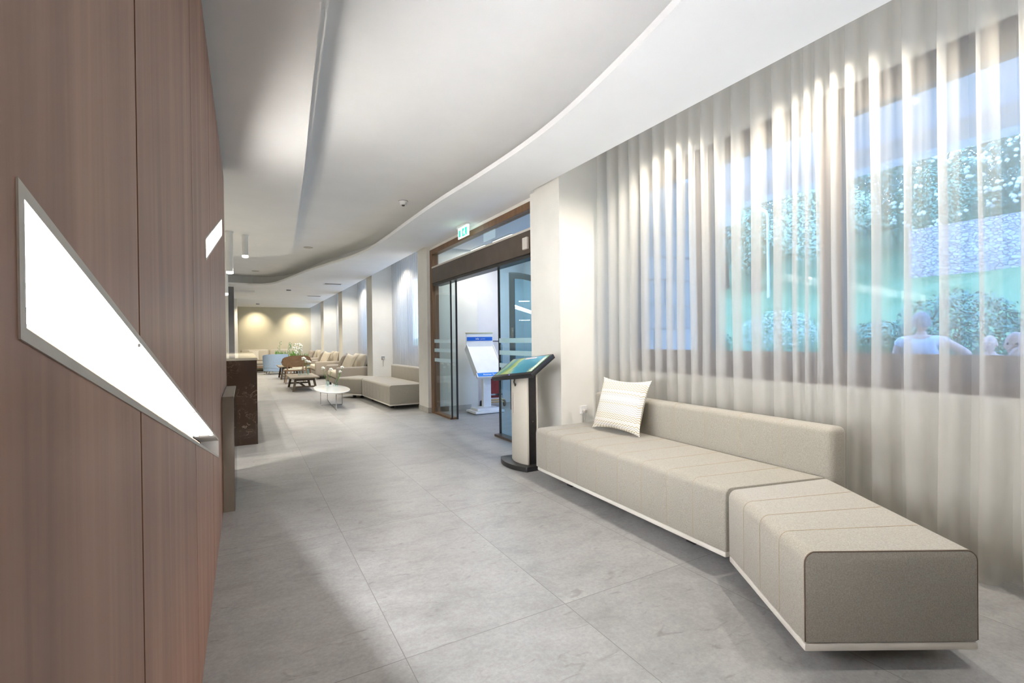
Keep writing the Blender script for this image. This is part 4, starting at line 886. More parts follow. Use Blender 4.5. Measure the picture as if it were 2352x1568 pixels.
def vase(label, loc, prof, flowers, group=None, rim=0.003, name='flower_vase', cat='vase'):
    t = thing(name, label, cat, loc, 0, group)
    inner = [(max(r - rim, 0.001), z + (rim if i == 0 else 0)) for i, (r, z) in enumerate(prof)]
    obj('vessel', lathe(B(), prof + inner[::-1], 24, cap=False), M['water'], t, smooth=True)
    if flowers:
        bs, bp = B(), B()
        for (b, tp, r) in flowers: flower(bs, bp, b, tp, r)
        for (b, tp, r) in flowers:
            d = Vector(tp) - Vector(b)
            for k in range(3):
                p = Vector(b) + d * (0.45 + 0.14 * k); s = (-1) ** k
                v = [bs.verts.new(p), bs.verts.new(p + Vector((s * 0.02, 0.006, 0.018))), bs.verts.new(p + Vector((s * 0.045, 0, 0.04))), bs.verts.new(p + Vector((s * 0.018, -0.006, 0.028)))]
                bs.faces.new(v)
        obj('stems', bs, M['plantgreen'], t); obj('blossoms', bp, M['petal'], t, smooth=True)
    return t
TT = 0.3175
vase('round bellied glass vase with two white flowers on the oval table', (1.42, 9.98, TT), [(0.03, 0), (0.042, 0.012), (0.046, 0.05), (0.036, 0.085), (0.02, 0.10), (0.026, 0.125)], [((0.0, 0, 0.01), (-0.085, 0.0, 0.36), 0.036), ((0.0, 0, 0.01), (0.06, -0.02, 0.33), 0.036)])
vase('conical glass vase with two white flowers on the oval table', (1.545, 9.85, TT), [(0.048, 0), (0.052, 0.01), (0.046, 0.05), (0.022, 0.13), (0.022, 0.155)], [((-0.01, 0, 0.01), (0.125, 0.0, 0.37), 0.034), ((-0.01, 0, 0.01), (0.085, -0.02, 0.29), 0.028)])

# ------------------------------------------------------------------ lounge furniture
def coffee_table(label, loc, w, d, h, rz=0):
    t = thing('coffee_table', label, 'table', loc, rz)
    n = 4
    tp = obj('tabletop', box(B(), -w / 2, w / 2, -d / 2, d / 2, h - 0.035, h), M['topwood'], t, bevel=0.004)
    for (ya, yb) in ((-d / 2 + 0.08, -d / 2 + 0.11), (d / 2 - 0.11, d / 2 - 0.08)): obj('apron', box(B(), -w / 2 + 0.10, w / 2 - 0.10, ya, yb, h - 0.09, h - 0.035), M['darkwood'], t)
    for sx in (-1, 1):
        for sy in (-1, 1):
            x0, y0 = sx * (w / 2 - 0.13), sy * (d / 2 - 0.10); x1, y1 = sx * (w / 2 - 0.07), sy * (d / 2 - 0.06)
            bm = B(); q = 0.026
            a = [bm.verts.new((x0 + i * q, y0 + j * q, h - 0.035)) for i, j in ((-1, -1), (1, -1), (1, 1), (-1, 1))]; b = [bm.verts.new((x1 + i * q, y1 + j * q, 0)) for i, j in ((-1, -1), (1, -1), (1, 1), (-1, 1))]
            bm.faces.new(a); bm.faces.new(b[::-1])
            for i in range(4): bm.faces.new((a[i], b[i], b[(i + 1) % 4], a[(i + 1) % 4]))
            obj('leg', bm, M['darkwood'], t)
    for sy in (-1, 1): obj('stretcher', box(B(), -w / 2 + 0.085, w / 2 - 0.085, sy * (d / 2 - 0.072) - 0.015, sy * (d / 2 - 0.072) + 0.015, 0.09, 0.125), M['darkwood'], t)
    obj('stretcher', box(B(), -0.02, 0.02, -d / 2 + 0.08, d / 2 - 0.08, 0.09, 0.125), M['darkwood'], t)
    return t
coffee_table('dark wooden coffee table with trestle legs and glass bottles on it', (1.27, 13.30, 0), 0.66, 1.5, 0.345)
coffee_table('smaller dark wooden coffee table between the blue armchair and the round-backed chairs', (1.30, 17.5, 0), 0.72, 1.2, 0.42)
bl_ = ['glass bottle at the left end of the row on the coffee table', 'tall pale glass bottle second from the left on the coffee table', 'glass bottle third from the left on the coffee table', 'glass bottle with white blossoms at the right end of the coffee table row']
for i, (x, y, h) in enumerate(((1.20, 13.25, 0.13), (1.27, 13.35, 0.19), (1.33, 13.22, 0.12), (1.42, 13.32, 0.16))):
    fl = [((0, 0, 0.01), (-0.10, 0.0, 0.42), 0.055), ((0, 0, 0.01), (-0.03, 0.0, 0.35), 0.05), ((0, 0, 0.01), (0.03, 0, 0.33), 0.045)] if i == 3 else None
    vase(bl_[i], (x, y, 0.3455), [(0.03, 0), (0.034, 0.01), (0.034, h * 0.5), (0.016, h * 0.72), (0.016, h)], fl, None, name='bottle', cat='bottle')

def round_chair(label, loc, rz, group=None):
    t = thing('wooden_chair', label, 'chair', loc, rz, group)
    # rounded rectangle seat
    pts = []
    for k in range(40):
        a = 2 * PI * k / 40; c, s = math.cos(a), math.sin(a); pts.append((0.29 * math.copysign(abs(c) ** 0.6, c), 0.27 * math.copysign(abs(s) ** 0.6, s)))
    obj('seat', prism(B(), pts, 0.36, 0.385), M['chairwood'], t, bevel=0.006, smooth=True)
    obj('seat_pad', prism(B(), [(x * 0.93, y * 0.93) for x, y in pts], 0.3855, 0.41), M['loungecush'], t, bevel=0.008, smooth=True)
    # curved oval back
    bm = B(); n, m_ = 24, 10; g = {}
    for s in (0, 1):
        for i in range(n + 1):
            for j in range(m_ + 1):
                u, v = i / n * 2 - 1, j / m_ * 2 - 1
                hx = 0.36 * u; hz = 0.155 * v * (1 - abs(u) ** 5) ** 0.5 if abs(u) < 1 else 0
                bulge = 0.10 * (u * u)
                g[s, i, j] = bm.verts.new((hx, -0.27 + bulge + s * 0.014 - 0.05 * (0.155 * v) / 0.155, 0.625 + hz))
    for s in (0, 1):
        for i in range(n):
            for j in range(m_):
                f = (g[s, i, j], g[s, i + 1, j], g[s, i + 1, j + 1], g[s, i, j + 1]); bm.faces.new(f if s else f[::-1])
    for i in range(n):
        for j in (0, m_): bm.faces.new((g[0, i, j], g[0, i + 1, j], g[1, i + 1, j], g[1, i, j]))
    for j in range(m_):
        for i in (0, n):
            bm.faces.new((g[0, i, j], g[0, i, j + 1], g[1, i, j + 1], g[1, i, j]))
    bmesh.ops.remove_doubles(bm, verts=bm.verts, dist=1e-5)
    obj('backrest', bm, M['chairwood'], t, smooth=True)
    for sx in (-1, 1):
        obj('leg', tube(B(), [(sx * 0.22, 0.2, 0.365), (sx * 0.26, 0.25, 0)], [0.02, 0.013], 10), M['chairwood'], t, smooth=True)
        obj('leg', tube(B(), [(sx * 0.20, -0.26, 0.56), (sx * 0.21, -0.23, 0.365), (sx * 0.26, -0.30, 0)], [0.014, 0.02, 0.013], 10), M['chairwood'], t, smooth=True)
    return t
round_chair('tan wooden chair with wide oval back, the nearer one, behind the bottle table', (1.27, 15.35, 0), 0.0)
round_chair('tan wooden chair with oval back, the further one, partly hidden by its neighbour', (1.52, 16.3, 0), -0.3)

# pale blue tub chair
t = thing('armchair', 'pale blue quilted tub armchair seen from behind near the counter', 'armchair', (1.02, 20.2, 0), 0.1)
pts = []
bm = B(); n, m_ = 30, 9; g = {}
for s in (0, 1):
    for i in range(n + 1):
        a = PI * 0.93 + (PI * 1.14) * i / n
        for j in range(m_ + 1):
            v = j / m_; r = 0.40 - s * 0.07 + 0.02 * v
            rim = 0.04 * (1 - math.cos(min(1, (1 - v) * 4) * PI / 2))
            drop = 0.10 * (abs(i / n * 2 - 1) ** 3)
            g[s, i, j] = bm.verts.new((r * math.cos(a) * 1.05, r * math.sin(a), 0.12 + (0.63 - drop) * v))
for s in (0, 1):
    for i in range(n):
        for j in range(m_):
            f = (g[s, i, j], g[s, i + 1, j], g[s, i + 1, j + 1], g[s, i, j + 1]); bm.faces.new(f if not s else f[::-1])
for i in range(n):
    for j in (0, m_): bm.faces.new((g[0, i, j], g[0, i + 1, j], g[1, i + 1, j], g[1, i, j]))
for j in range(m_):
    for i in (0, n): bm.faces.new((g[0, i, j], g[0, i, j + 1], g[1, i, j + 1], g[1, i, j]))
obj('shell', bm, M['blue'], t, smooth=True)
obj('seat', lathe(B(), [(0.30, 0.14), (0.33, 0.17), (0.33, 0.36), (0.30, 0.40)], 28), M['blue'], t, smooth=True)
bm = B()
for z in (0.24, 0.34, 0.44, 0.54, 0.64):
    tube(bm, [(0.408 * math.cos(a) * 1.05, 0.408 * math.sin(a), z) for a in [PI * 0.97 + PI * 1.06 * q / 24 for q in range(25)]], 0.004, 6)
obj('quilt_seams', bm, M['planter'], t)
for (x, y) in ((-0.25, -0.25), (0.25, -0.25), (-0.25, 0.25), (0.25, 0.25)):
    obj('leg', tube(B(), [(x, y, 0.16), (x * 1.1, y * 1.1, 0)], [0.018, 0.012], 8), M['greycol'], t, smooth=True)

# planters with tall plants
def planter(label, loc, w, d, h, kind, seed):
    rr = random.Random(seed); t = thing('potted_plant', label, 'plant', loc)
    bm = B(); box(bm, -w / 2, w / 2, -d / 2, d / 2, 0, h); obj('planter_box', bm, M['planter'], t, bevel=0.008)
    bm = B()
    for i in range(5): box(bm, -w / 2 - 0.004, w / 2 + 0.004, -d / 2 - 0.004, d / 2 + 0.004, h * (i + 0.4) / 5, h * (i + 0.4) / 5 + 0.012)
    obj('slats', bm, M['greycol'], t)
    bm, bp = B(), B()
    for k in range(70):
        x, y = rr.uniform(-w / 2.4, w / 2.4), rr.uniform(-d / 2.4, d / 2.4); hh = rr.uniform(0.12, 0.30); dx, dy = rr.uniform(-.08, .08), rr.uniform(-.08, .08)
        a = [bm.verts.new(p) for p in ((x - .01, y, h), (x + .01, y, h), (x + dx * .5 + .01, y + dy * .5, h + hh * .6), (x + dx, y + dy, h + hh), (x + dx * .5 - .01, y + dy * .5, h + hh * .6))]; bm.faces.new(a)
    for k in range(9 if kind else 7):
        x, y = rr.uniform(-w / 2.8, w / 2.8), rr.uniform(-d / 3, d / 3); hh = rr.uniform(0.35, 0.62); tip = (x + rr.uniform(-.1, .1), y, h + hh)
        tube(bm, [(x, y, h), ((x + tip[0]) / 2, y, h + hh * .55), tip], 0.005, 5)
        for q in range(4): bmesh.ops.create_icosphere(bp, subdivisions=1, radius=0.03 if kind else 0.018, matrix=Matrix.Translation((tip[0] + rr.uniform(-.05, .05), tip[1] + rr.uniform(-.04, .04), tip[2] - q * 0.06)))
    obj('leaves', bm, M['plantgreen'], t); obj('blossoms', bp, M['petal'] if kind else M['leafdark'], t)
    return t
planter('slatted grey planter with white blossoming plants behind the oval-backed chairs', (1.80, 18.95, 0), 0.55, 0.45, 0.52, 1, 3)
planter('slatted grey planter with thin dark grasses beyond the blue armchair', (1.42, 21.4, 0), 0.9, 0.45, 0.60, 0, 4)

def loveseat(label, y0, y1, xf=1.95, xb=3.0):
    t = thing('loveseat', label, 'sofa', ((xf + xb) / 2, (y0 + y1) / 2, 0)); cx, cy = t.location.x, t.location.y
    bx = lambda name, a, b, c, d, e, f, m_, bev: obj(name, box(B(), a - cx, b - cx, c - cy, d - cy, e, f), m_, t, bevel=bev, seg=3, smooth=True)
    bx('frame', xf + 0.04, xb, y0 + 0.02, y1 - 0.02, 0.10, 0.26, M['loungefab'], 0.02)
    bx('arm', xf, xb, y0, y0 + 0.22, 0.10, 0.56, M['loungefab'], 0.05); bx('arm', xf, xb, y1 - 0.22, y1, 0.10, 0.56, M['loungefab'], 0.05)
    bx('backrest', xb - 0.22, xb, y0 + 0.1, y1 - 0.1, 0.26, 0.68, M['loungefab'], 0.05)
    bx('seat_cushion', xf + 0.01, xb - 0.22, y0 + 0.225, y1 - 0.225, 0.262, 0.43, M['loungecush'], 0.05)
    ym = (y0 + y1) / 2
    for (a, b) in ((y0 + 0.23, ym - 0.005), (ym + 0.005, y1 - 0.23)):
        p = obj('back_cushion', pillow_bm(b - a, 0.46, 0.22, 12, 0.06, 3), M['loungecush'], t, smooth=True)
        p.rotation_euler = (math.radians(-12), 0, PI / 2 + PI); p.location = (xb - 0.34 - cx, (a + b) / 2 - cy, 0.645)
    for (x, y) in ((xf + 0.1, y0 + 0.1), (xb - 0.1, y0 + 0.1), (xf + 0.1, y1 - 0.1), (xb - 0.1, y1 - 0.1)):
        obj('leg', box(B(), x - 0.025 - cx, x + 0.025 - cx, y - 0.025 - cy, y + 0.025 - cy, 0, 0.10), M['black'], t)
    return t
def throw(label, x, y, z, s, m, tilt, rz, seed):
    p = obj('cushion', pillow_bm(s, s, 0.15, 14, 0.16, seed), m, smooth=True)
    p.rotation_euler = (math.radians(tilt), math.radians(8), rz); p.location = (x, y, z); tag(p, label, 'cushion'); return p
loveseat('taupe loveseat with thick arms, the nearest of the three along the windows', 12.2, 14.05)
loveseat('taupe loveseat with thick arms, the middle one along the windows', 16.25, 18.05)
loveseat('taupe loveseat at the far end of the window row', 20.3, 22.1)
throw('sand cushion leaning in front of the nearest loveseat backrest', 2.33, 12.75, 0.66, 0.46, M['loungecush'], -24, -PI / 2 + 0.35, 1)
throw('brown striped cushion in the far corner of the nearest loveseat', 2.30, 13.45, 0.66, 0.44, M['pillowdark'], -26, -PI / 2 - 0.3, 2)
throw('sand cushion on the middle loveseat', 2.33, 16.85, 0.66, 0.46, M['loungecush'], -24, -PI / 2 + 0.3, 3)
throw('brown cushion on the middle loveseat', 2.30, 17.5, 0.66, 0.44, M['pillowdark'], -26, -PI / 2 - 0.3, 5)
throw('taupe cushion on the loveseat at the far end of the window row', 2.32, 20.9, 0.66, 0.46, M['pillowdark'], -24, -PI / 2 + 0.3, 6)

# sofa against the far wall
t = thing('sofa', 'pale beige two-seat sofa against the far beige wall', 'sofa', (0.95, 22.75, 0))
bx = lambda name, a, m_, bev: obj(name, box(B(), *a), m_, t, bevel=bev, seg=3, smooth=True)
bx('frame', (-1.25, 1.0, -0.45, 0.45, 0.12, 0.28), M['loungefab'], 0.02); bx('arm', (-1.35, -1.05, -0.45, 0.45, 0.12, 0.66), M['loungecush'], 0.06); bx('arm', (0.92, 1.22, -0.45, 0.45, 0.12, 0.66), M['loungecush'], 0.06)
bx('seat_cushion', (-1.05, -0.055, -0.46, 0.2, 0.28, 0.46), M['loungecush'], 0.05); bx('seat_cushion', (-0.045, 0.92, -0.46, 0.2, 0.28, 0.46), M['loungecush'], 0.05)
bx('back_cushion', (-1.10, -0.06, 0.12, 0.42, 0.40, 0.90), M['loungecush'], 0.08); bx('back_cushion', (-0.03, 0.98, 0.12, 0.42, 0.40, 0.90), M['loungecush'], 0.08)
for (x, y) in ((-1.2, -0.38), (1.05, -0.38), (-1.2, 0.38), (1.05, 0.38)): obj('leg', box(B(), x - .03, x + .03, y - .03, y + .03, 0, 0.12), M['black'], t)
throw('pale square cushion standing on the sofa by the far wall', 0.32, 22.5, 0.68, 0.46, M['loungecush'], -20, 0.25, 8)
t = thing('shelf_table', 'low wooden shelf table in front of the far sofa, behind the marble counter', 'table', (0.25, 21.6, 0))
obj('top', box(B(), -0.5, 0.5, -0.28, 0.28, 0.46, 0.50), M['topwood'], t, bevel=0.004); obj('shelf', box(B(), -0.48, 0.48, -0.26, 0.26, 0.20, 0.23), M['chairwood'], t)
for (x, y) in ((-.45, -.23), (.45, -.23), (-.45, .23), (.45, .23)): obj('leg', box(B(), x - .025, x + .025, y - .025, y + .025, 0, 0.46), M['darkwood'], t)

# ------------------------------------------------------------------ outside: terrace, lawn, canopy, planting, people
bm = B(); box(bm, 3.56, 8.2, -14, 3.86, -0.2, -0.02); box(bm, 4.97, 8.2, 3.86, 26, -0.2, -0.02); struct('terrace', bm, M['terrace'])
prof = [(8.2, -0.02), (8.25, 0.45), (10, 1.0), (11.5, 1.55), (13, 2.25), (16, 3.2), (22, 5.0), (34, 9.0)]
bm = B(); ys = [-16 + i * 2 for i in range(26)]; rows = [[bm.verts.new((x, y, z + (0.06 * math.sin(y * 0.9 + x) if x > 8.5 else 0))) for y in ys] for x, z in prof]
for i in range(len(prof) - 1):
    for j in range(len(ys) - 1): bm.faces.new((rows[i][j], rows[i + 1][j], rows[i + 1][j + 1], rows[i][j + 1]))
lw = struct('lawn', bm, M['grass'], smooth=True)
bm = B(); box(bm, 5.50, 5.75, -12, 4.05, 2.89, 3.08); box(bm, 3.55, 5.75, -12, 4.05, 3.08, 3.2); box(bm, 4.97, 5.75, 4.05, 26, 2.70, 3.2)
struct('canopy', bm, M['concrete'])
bm = B(); box(bm, 3.56, 5.50, -12, 3.86, 3.06, 3.08); struct('canopy_soffit', bm, M['canopysoffit'])

def ter(x):
    for (a, za), (b, zb_) in zip(prof[:-1], prof[1:]):
        if a <= x <= b: return za + (zb_ - za) * (x - a) / (b - a)
    return 0
def foliage(bm, c, rad, n, leaf, rr, shell=0.55):
    leaf *= 0.46; n = int(n * 2.9)
    for _ in range(n):
        d = Vector((rr.gauss(0, 1), rr.gauss(0, 1), rr.gauss(0, 1))).normalized(); q = rr.uniform(shell, 1.0) * (1 + 0.22 * noise.noise(d * 2.3 + Vector(c)))
        p = Vector(c) + Vector((d.x * rad[0], d.y * rad[1], d.z * rad[2])) * q
        a = (d + Vector((rr.uniform(-.8, .8), rr.uniform(-.8, .8), rr.uniform(-.4, .8)))).normalized(); u = a.cross(Vector((rr.uniform(-1, 1), rr.uniform(-1, 1), rr.uniform(-1, 1)))).normalized(); v = a.cross(u); s = leaf * rr.uniform(0.6, 1.3)
        bm.faces.new([bm.verts.new(p + u * s), bm.verts.new(p + v * s * 0.45), bm.verts.new(p - u * s), bm.verts.new(p - v * s * 0.45)])
def tree(label, x, y, h, rad, m, seed, n=1500, leaf=0.13, group=None):
    rr = random.Random(seed); z = ter(x); t = thing('tree', label, 'tree', (x, y, z - 0.05), 0, group)
    top = h
    obj('trunk', tube(B(), [(0, 0, 0), (0.05, 0.04, h * 0.3), (-0.04, 0.1, h * 0.62), (0.02, 0.05, h * 0.85)], [0.16, 0.12, 0.09, 0.04], 8), M['bark'], t, smooth=True)
    bm = B()
    for k in range(6):
        c = (rr.uniform(-.55, .55) * rad, rr.uniform(-.55, .55) * rad, h * (0.35 + 0.11 * k)); foliage(bm, c, (rad * .75, rad * .75, rad * .62), n // 6, leaf, rr)
    obj('crown', bm, m, t); return t
tree('dense dark tree at the left of the garden, near the tall window post', 15.0, 11.2, 3.4, 1.35, M['leafdark'], 1, 2200)
tree('mid green bushy tree left of the tall pale tree', 14.0, 9.35, 2.7, 0.8, M['leaf'], 2, 1800)
tree('tall pale feathery tree in the middle of the garden view', 13.3, 6.9, 3.7, 0.95, M['leafpale'], 3, 2200)
rr = random.Random(99); bm = B()
for k in range(34):
    x = rr.uniform(16.8, 21.0); y = -5 + 22 * (k + rr.random()) / 34
    foliage(bm, (x, y, ter(x) + rr.uniform(0.6, 3.4)), (1.7, 1.9, 1.6), 420, 0.17, rr, 0.6)
for k in range(20):
    x = rr.uniform(21.0, 25.0); y = -7 + 27 * (k + rr.random()) / 20
    foliage(bm, (x, y, ter(x) + rr.uniform(0.8, 3.2)), (2.4, 2.6, 2.4), 420, 0.24, rr, 0.6)
hf = obj('hillside_foliage', bm, M['leafdark']); tag(hf, 'continuous mass of dark shrubs and trees covering the slope outside', 'foliage'); hf['kind'] = 'stuff'
def bush(label, x, y, rad, m, seed, n=1600, leaf=0.07, fl=None, z0=None, cat='bush', name='bush'):
    rr = random.Random(seed); z = ter(x) if z0 is None else z0; t = thing(name, label, cat, (x, y, z)); bm = B()
    foliage(bm, (0, 0, rad[2] * 0.85), rad, n, leaf, rr, 0.75); obj('foliage', bm, m, t)
    obj('stem', tube(B(), [(0, 0, -0.05), (0.02, 0.03, rad[2] * 0.9)], [0.05, 0.03], 8), M['bark'], t)
    if fl:
        bm = B()
        for _ in range(fl[1]):
            d = Vector((-abs(rr.gauss(0, 1)), rr.gauss(0, 1), rr.gauss(0, 1))).normalized(); p = Vector((d.x * rad[0], d.y * rad[1], rad[2] * 0.85 + d.z * rad[2])) * 1.03
            for q in range(3): bmesh.ops.create_icosphere(bm, subdivisions=1, radius=fl[2] * rr.uniform(.6, 1.1), matrix=Matrix.Translation(p + Vector((0, rr.uniform(-.08, .08), rr.uniform(-.08, .08)))))
        obj('blossoms', bm, fl[0], t)
    return t
bush('round pale clipped bush in the middle of the lawn', 9.4, 5.75, (0.75, 0.72, 0.48), M['leafpale'], 31)
bush('low hedge clump at the left of the window view, beside the window post', 9.2, 7.5, (0.7, 0.62, 0.36), M['leaf'], 32)
bush('dark clipped hedge column behind the standing figure, right of the woman', 8.9, 2.85, (0.5, 0.75, 0.62), M['leafdark'], 33, 2000)
bush('dark hedge at the right edge of the window view', 9.2, 1.3, (0.55, 0.8, 0.55), M['leafdark'], 34, 2000)
bush('green shrub behind the woman, left of her head', 9.6, 4.1, (0.5, 0.5, 0.3), M['leaf'], 35)
bush('white flowering climber tumbling over the stone wall at the right', 15.0, 2.9, (0.75, 1.35, 1.3), M['leafdark'], 36, 2200, 0.09, (M['petal'], 70, 0.055), z0=4.0, cat='shrub', name='flowering_shrub')
bush('pink and white flowering shrub above the left end of the stone wall', 15.5, 5.3, (0.75, 1.0, 1.1), M['leaf'], 37, 1800, 0.09, (M['petal'], 45, 0.05), z0=3.6, cat='shrub', name='flowering_shrub')
bush('pink blossomed shrub under the canopy edge at the far right', 15.0, 0.6, (0.75, 0.9, 1.2), M['leafdark'], 38, 1800, 0.09, (M['pink'], 26, 0.05), z0=4.6, cat='shrub', name='flowering_shrub')
bm = B(); box(bm, 14.0, 14.6, -2.5, 5.4, 1.9, 3.7); sw = struct('wall_garden_stone', bm, M['drystone'])
t = thing('street_lamp', 'thin white street lamp among the trees at the upper left of the garden', 'lamp', (13.0, 8.30, ter(13.0)))
obj('pole', tube(B(), [(0, 0, 0), (0, 0, 2.35), (0, 0.05, 2.5)], 0.04, 10), M['white'], t, smooth=True); obj('lamp_head', tube(B(), [(0, 0.03, 2.47), (0, 0.32, 2.68)], [0.05, 0.035], 10), M['white'], t, smooth=True)

# people seated on the terrace
def skin_figure(name, joints, links, m, parent, root=0, sub=2):
    me = bpy.data.meshes.new(name); me.from_pydata([j[0] for j in joints], links, []); o = bpy.data.objects.new(name, me); COL.objects.link(o)
    md = o.modifiers.new('skin', 'SKIN'); md.use_smooth_shade = True
    for i, j in enumerate(joints):
        r = j[1]; r = r if isinstance(r, tuple) else (r, r); me.skin_vertices[0].data[i].radius = r; me.skin_vertices[0].data[i].use_root = (i == root)
    s = o.modifiers.new('sub', 'SUBSURF'); s.levels = sub; s.render_levels = sub
    dg = bpy.context.evaluated_depsgraph_get(); me2 = bpy.data.meshes.new_from_object(o.evaluated_get(dg)); bpy.data.objects.remove(o)
    me2.materials.clear(); me2.materials.append(m)
    for p in me2.polygons: p.use_smooth = True
    ob = bpy.data.objects.new(name, me2); COL.objects.link(ob); ob.parent = parent; return ob
def head_parts(parent, c, m_hair, face_dir, hair='short', tilt=0.0):
    c = Vector(c); f = Vector((face_dir[0], face_dir[1], 0)).normalized(); s = Vector((-f.y, f.x, 0)); u = Vector((0, 0, 1))
    mtx = Matrix(((f.x, s.x, u.x, c.x), (f.y, s.y, u.y, c.y), (f.z, s.z, u.z, c.z), (0, 0, 0, 1)))
    bm = B(); bmesh.ops.create_uvsphere(bm, u_segments=24, v_segments=16, radius=1.0)
    for v in bm.verts:
        x, y, z = v.co; jaw = 1 - 0.28 * max(0, -z) - (0.10 if z < -0.3 and x < 0 else 0)
        v.co = (x * 0.098 * jaw, y * 0.076 * jaw, z * 0.122)
        if x > 0.86 and -0.35 < z < 0.1 and abs(y) < 0.28: v.co.x += 0.018 * (1 - abs(y) / 0.28)
    for sy in (-1, 1):
        bmesh.ops.create_uvsphere(bm, u_segments=8, v_segments=6, radius=0.03, matrix=Matrix.Translation((-0.005, sy * 0.076, -0.01)) @ Matrix.Diagonal((0.7, 0.35, 1, 1)))
    bmesh.ops.create_cone(bm, segments=10, radius1=0.016, radius2=0.004, depth=0.03, cap_ends=True, matrix=Matrix.Translation((0.098, 0, -0.015)) @ Matrix.Rotation(PI / 2, 4, 'Y'))
    hd = obj('head', bm, M['skin'], parent, smooth=True); hd.matrix_local = mtx
    bm = B()
    for sy in (-1, 1): bmesh.ops.create_uvsphere(bm, u_segments=8, v_segments=6, radius=0.010, matrix=Matrix.Translation((0.088, sy * 0.03, 0.015)))
    obj('eyes', bm, M['black'], hd)
    bm = B(); box(bm, 0.082, 0.092, -0.022, 0.022, -0.062, -0.056); obj('mouth', bm, M['pink'], hd)
    if m_hair:
        bm = B(); bmesh.ops.create_uvsphere(bm, u_segments=24, v_segments=16, radius=1.0)
        lim = -0.45 if hair == 'short' else 0.1
        for v in list(bm.verts):
            if v.co.z < lim or (v.co.x > 0.45 and v.co.z < 0.45): bm.verts.remove(v)
        for v in bm.verts: v.co = Vector((v.co.x * 0.112 - 0.004, v.co.y * 0.090, v.co.z * 0.134)) * (1 + 0.04 * noise.noise(v.co * 5))
        obj('hair', bm, m_hair, hd, smooth=True)
def cafe_chair(label, x, y, rz, group):
    t = thing('terrace_chair', label, 'chair', (x, y, -0.02), rz, group)
    obj('seat', box(B(), -.22, .22, -.22, .22, .42, .45), M['black'], t, bevel=0.01); obj('backrest', box(B(), -.22, .22, -.23, -.20, .55, .80), M['black'], t, bevel=0.01)
    for sx in (-1, 1):
        obj('leg', tube(B(), [(sx * .2, .2, .42), (sx * .21, .21, 0)], 0.012, 8), M['black'], t); obj('leg', tube(B(), [(sx * .2, -.215, .80), (sx * .2, -.2, .42), (sx * .21, -.22, 0)], 0.012, 8), M['black'], t)
    return t
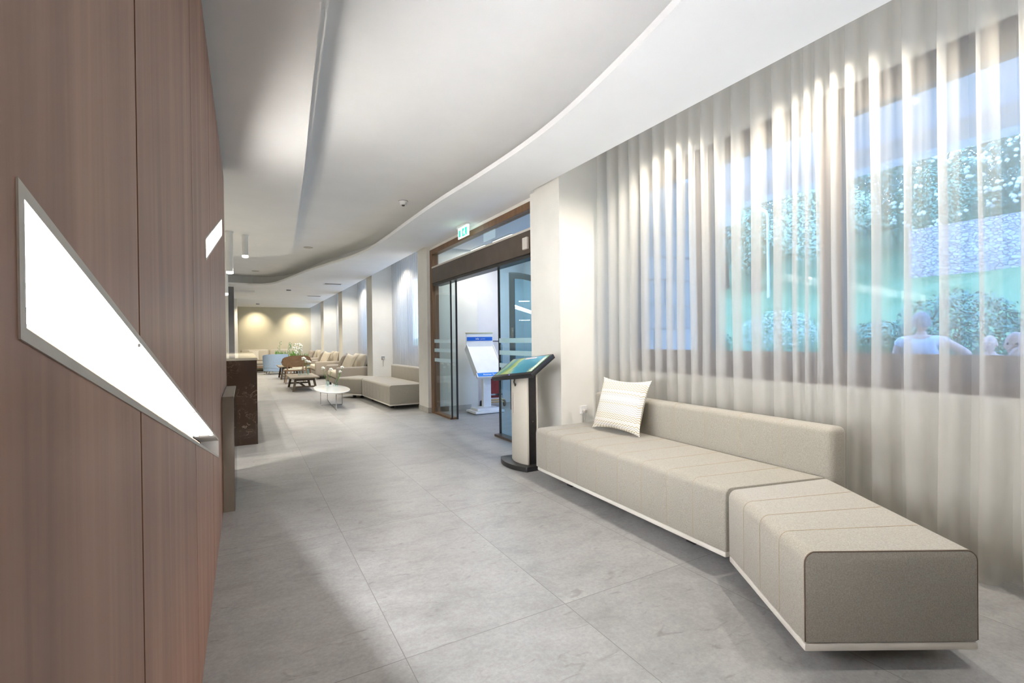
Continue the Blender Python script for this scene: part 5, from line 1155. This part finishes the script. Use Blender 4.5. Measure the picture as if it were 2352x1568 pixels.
def person(label, loc, rz, sc, shirt, hair, face, hipz=0.50, rarm='hip', bare=False):
    """seated figure facing local +Y"""
    t = thing('person', label, 'person', loc, rz); t.scale = (sc, sc, sc)
    H = hipz
    torso = [((0, 0, H + .05), (0.17, 0.12)), ((0, -.02, H + .24), (0.155, 0.10)), ((0, -.03, H + .43), (0.18, 0.105)), ((0, -.02, H + .55), (0.13, 0.08)), ((0, 0.0, H + .625), 0.058), ((0, 0.01, H + .69), 0.052)]
    J = list(torso); Lk = [(0, 1), (1, 2), (2, 3), (3, 4), (4, 5)]
    sh = H + .55
    if rarm == 'hip': arms = {1: [(.20, -.02, sh), (.43, -.04, sh - .15), (.21, .06, H + .24)], -1: [(-.20, -.02, sh), (-.27, .03, H + .22), (-.16, .24, H + .12)]}
    elif rarm == 'face': arms = {1: [(.20, 0, sh), (.24, .22, H + .34), (.07, .17, H + .66)], -1: [(-.20, 0, sh), (-.24, .16, H + .24), (-.08, .30, H + .30)]}
    else: arms = {1: [(.20, 0, sh), (.26, .10, H + .22), (.18, .32, H + .26)], -1: [(-.20, 0, sh), (-.26, .10, H + .22), (-.16, .32, H + .26)]}
    hands = []
    for s in (1, -1):
        a, b, c = arms[s]; i = len(J); J += [(a, (0.062, 0.06)), (b, 0.043), (c, 0.030)]; Lk += [(3, i), (i, i + 1), (i + 1, i + 2)]; hands.append((Vector(b), Vector(c)))
    for s in (1, -1):
        i = len(J); J += [((s * .10, .05, H + .02), 0.095), ((s * .12, .44, H + .03), 0.062), ((s * .12, .46, 0.10), 0.045), ((s * .13, .60, 0.04), (0.04, 0.03))]; Lk += [(0, i), (i, i + 1), (i + 1, i + 2), (i + 2, i + 3)]
    body = skin_figure('body', J, Lk, M['skin'], t)
    # clothes: a slightly larger shell over torso and thighs
    Jt = [((x, y, z), (r[0] * 1.08, r[1] * 1.10) if isinstance(r, tuple) else r * 1.08) for (x, y, z), r in torso[:4]]
    Lt = [(0, 1), (1, 2), (2, 3)]
    for s in (1, -1):
        a, b, c = arms[s]; i = len(Jt); mid = Vector(a).lerp(Vector(b), 0.25 if bare else 0.6); Jt += [(a, 0.072), (tuple(mid), 0.062)]; Lt += [(3, i), (i, i + 1)]
    skin_figure('top', Jt, Lt, shirt, t)
    Jl = [((0, 0, H + .05), (0.175, 0.13))]; Ll = []
    for s in (1, -1):
        i = len(Jl); Jl += [((s * .10, .05, H + .02), 0.105), ((s * .12, .44, H + .03), 0.072), ((s * .12, .46, 0.14), 0.056)]; Ll += [(0, i), (i, i + 1), (i + 1, i + 2)]
    skin_figure('trousers', Jl, Ll, M['trouser'], t)
    for (b, c) in hands:
        d = (c - b).normalized(); sd = d.cross(Vector((0, 0, 1))).normalized(); up_ = sd.cross(d)
        Jh = [(tuple(c), (0.03, 0.022)), (tuple(c + d * .05), (0.036, 0.018)), (tuple(c + d * .09), (0.036, 0.016))]; Lh = [(0, 1), (1, 2)]
        for f, (o_s, ln) in enumerate(((-.027, .055), (-.009, .07), (.010, .066), (.028, .05))):
            i = len(Jh); p0 = c + d * .10 + sd * o_s; Jh += [(tuple(p0), 0.009), (tuple(p0 + d * ln * .55 - up_ * .008), 0.008), (tuple(p0 + d * ln * .85 - up_ * .026), 0.007)]; Lh += [(2, i), (i, i + 1), (i + 1, i + 2)]
        i = len(Jh); Jh += [(tuple(c + d * .05 + sd * .045), 0.010), (tuple(c + d * .085 + sd * .058 - up_ * .01), 0.009)]; Lh += [(1, i), (i, i + 1)]
        skin_figure('hand', Jh, Lh, M['skin'], t, sub=1)
    head_parts(t, (0, 0.03, H + .775), hair, face)
    return t
CG = 'dark terrace chairs under the seated people'
person('person in a pale grey top seen from behind, elbow out, outside the window', (7.10, 2.62, -0.02), math.radians(-75), 1.0, M['shirtgrey'], M['hairgrey'], (0.3, 1.0), 0.585, 'hip', True)
c = cafe_chair('dark terrace chair under a seated person', 7.08, 2.62, math.radians(-75), CG); c.scale = (1, 1, 1.22)
person('bald person in a white shirt seated further off, beyond the bare shouldered one', (7.9, 2.235, -0.02), math.radians(95), 0.85, M['shirtwhite'], None, (0.2, 1), 0.51, 'lap')
c = cafe_chair('dark terrace chair under a seated person', 7.92, 2.235, math.radians(95), CG); c.scale = (.9, .9, 0.92)
person('bald person in pink with hand raised to the face, at the right window edge', (6.1, 1.56, -0.02), math.radians(115), 1.0, M['shirtpink'], None, (0.5, 1), 0.335, 'face', True)
c = cafe_chair('dark terrace chair under a seated person', 6.12, 1.56, math.radians(115), CG); c.scale = (1, 1, 0.66)
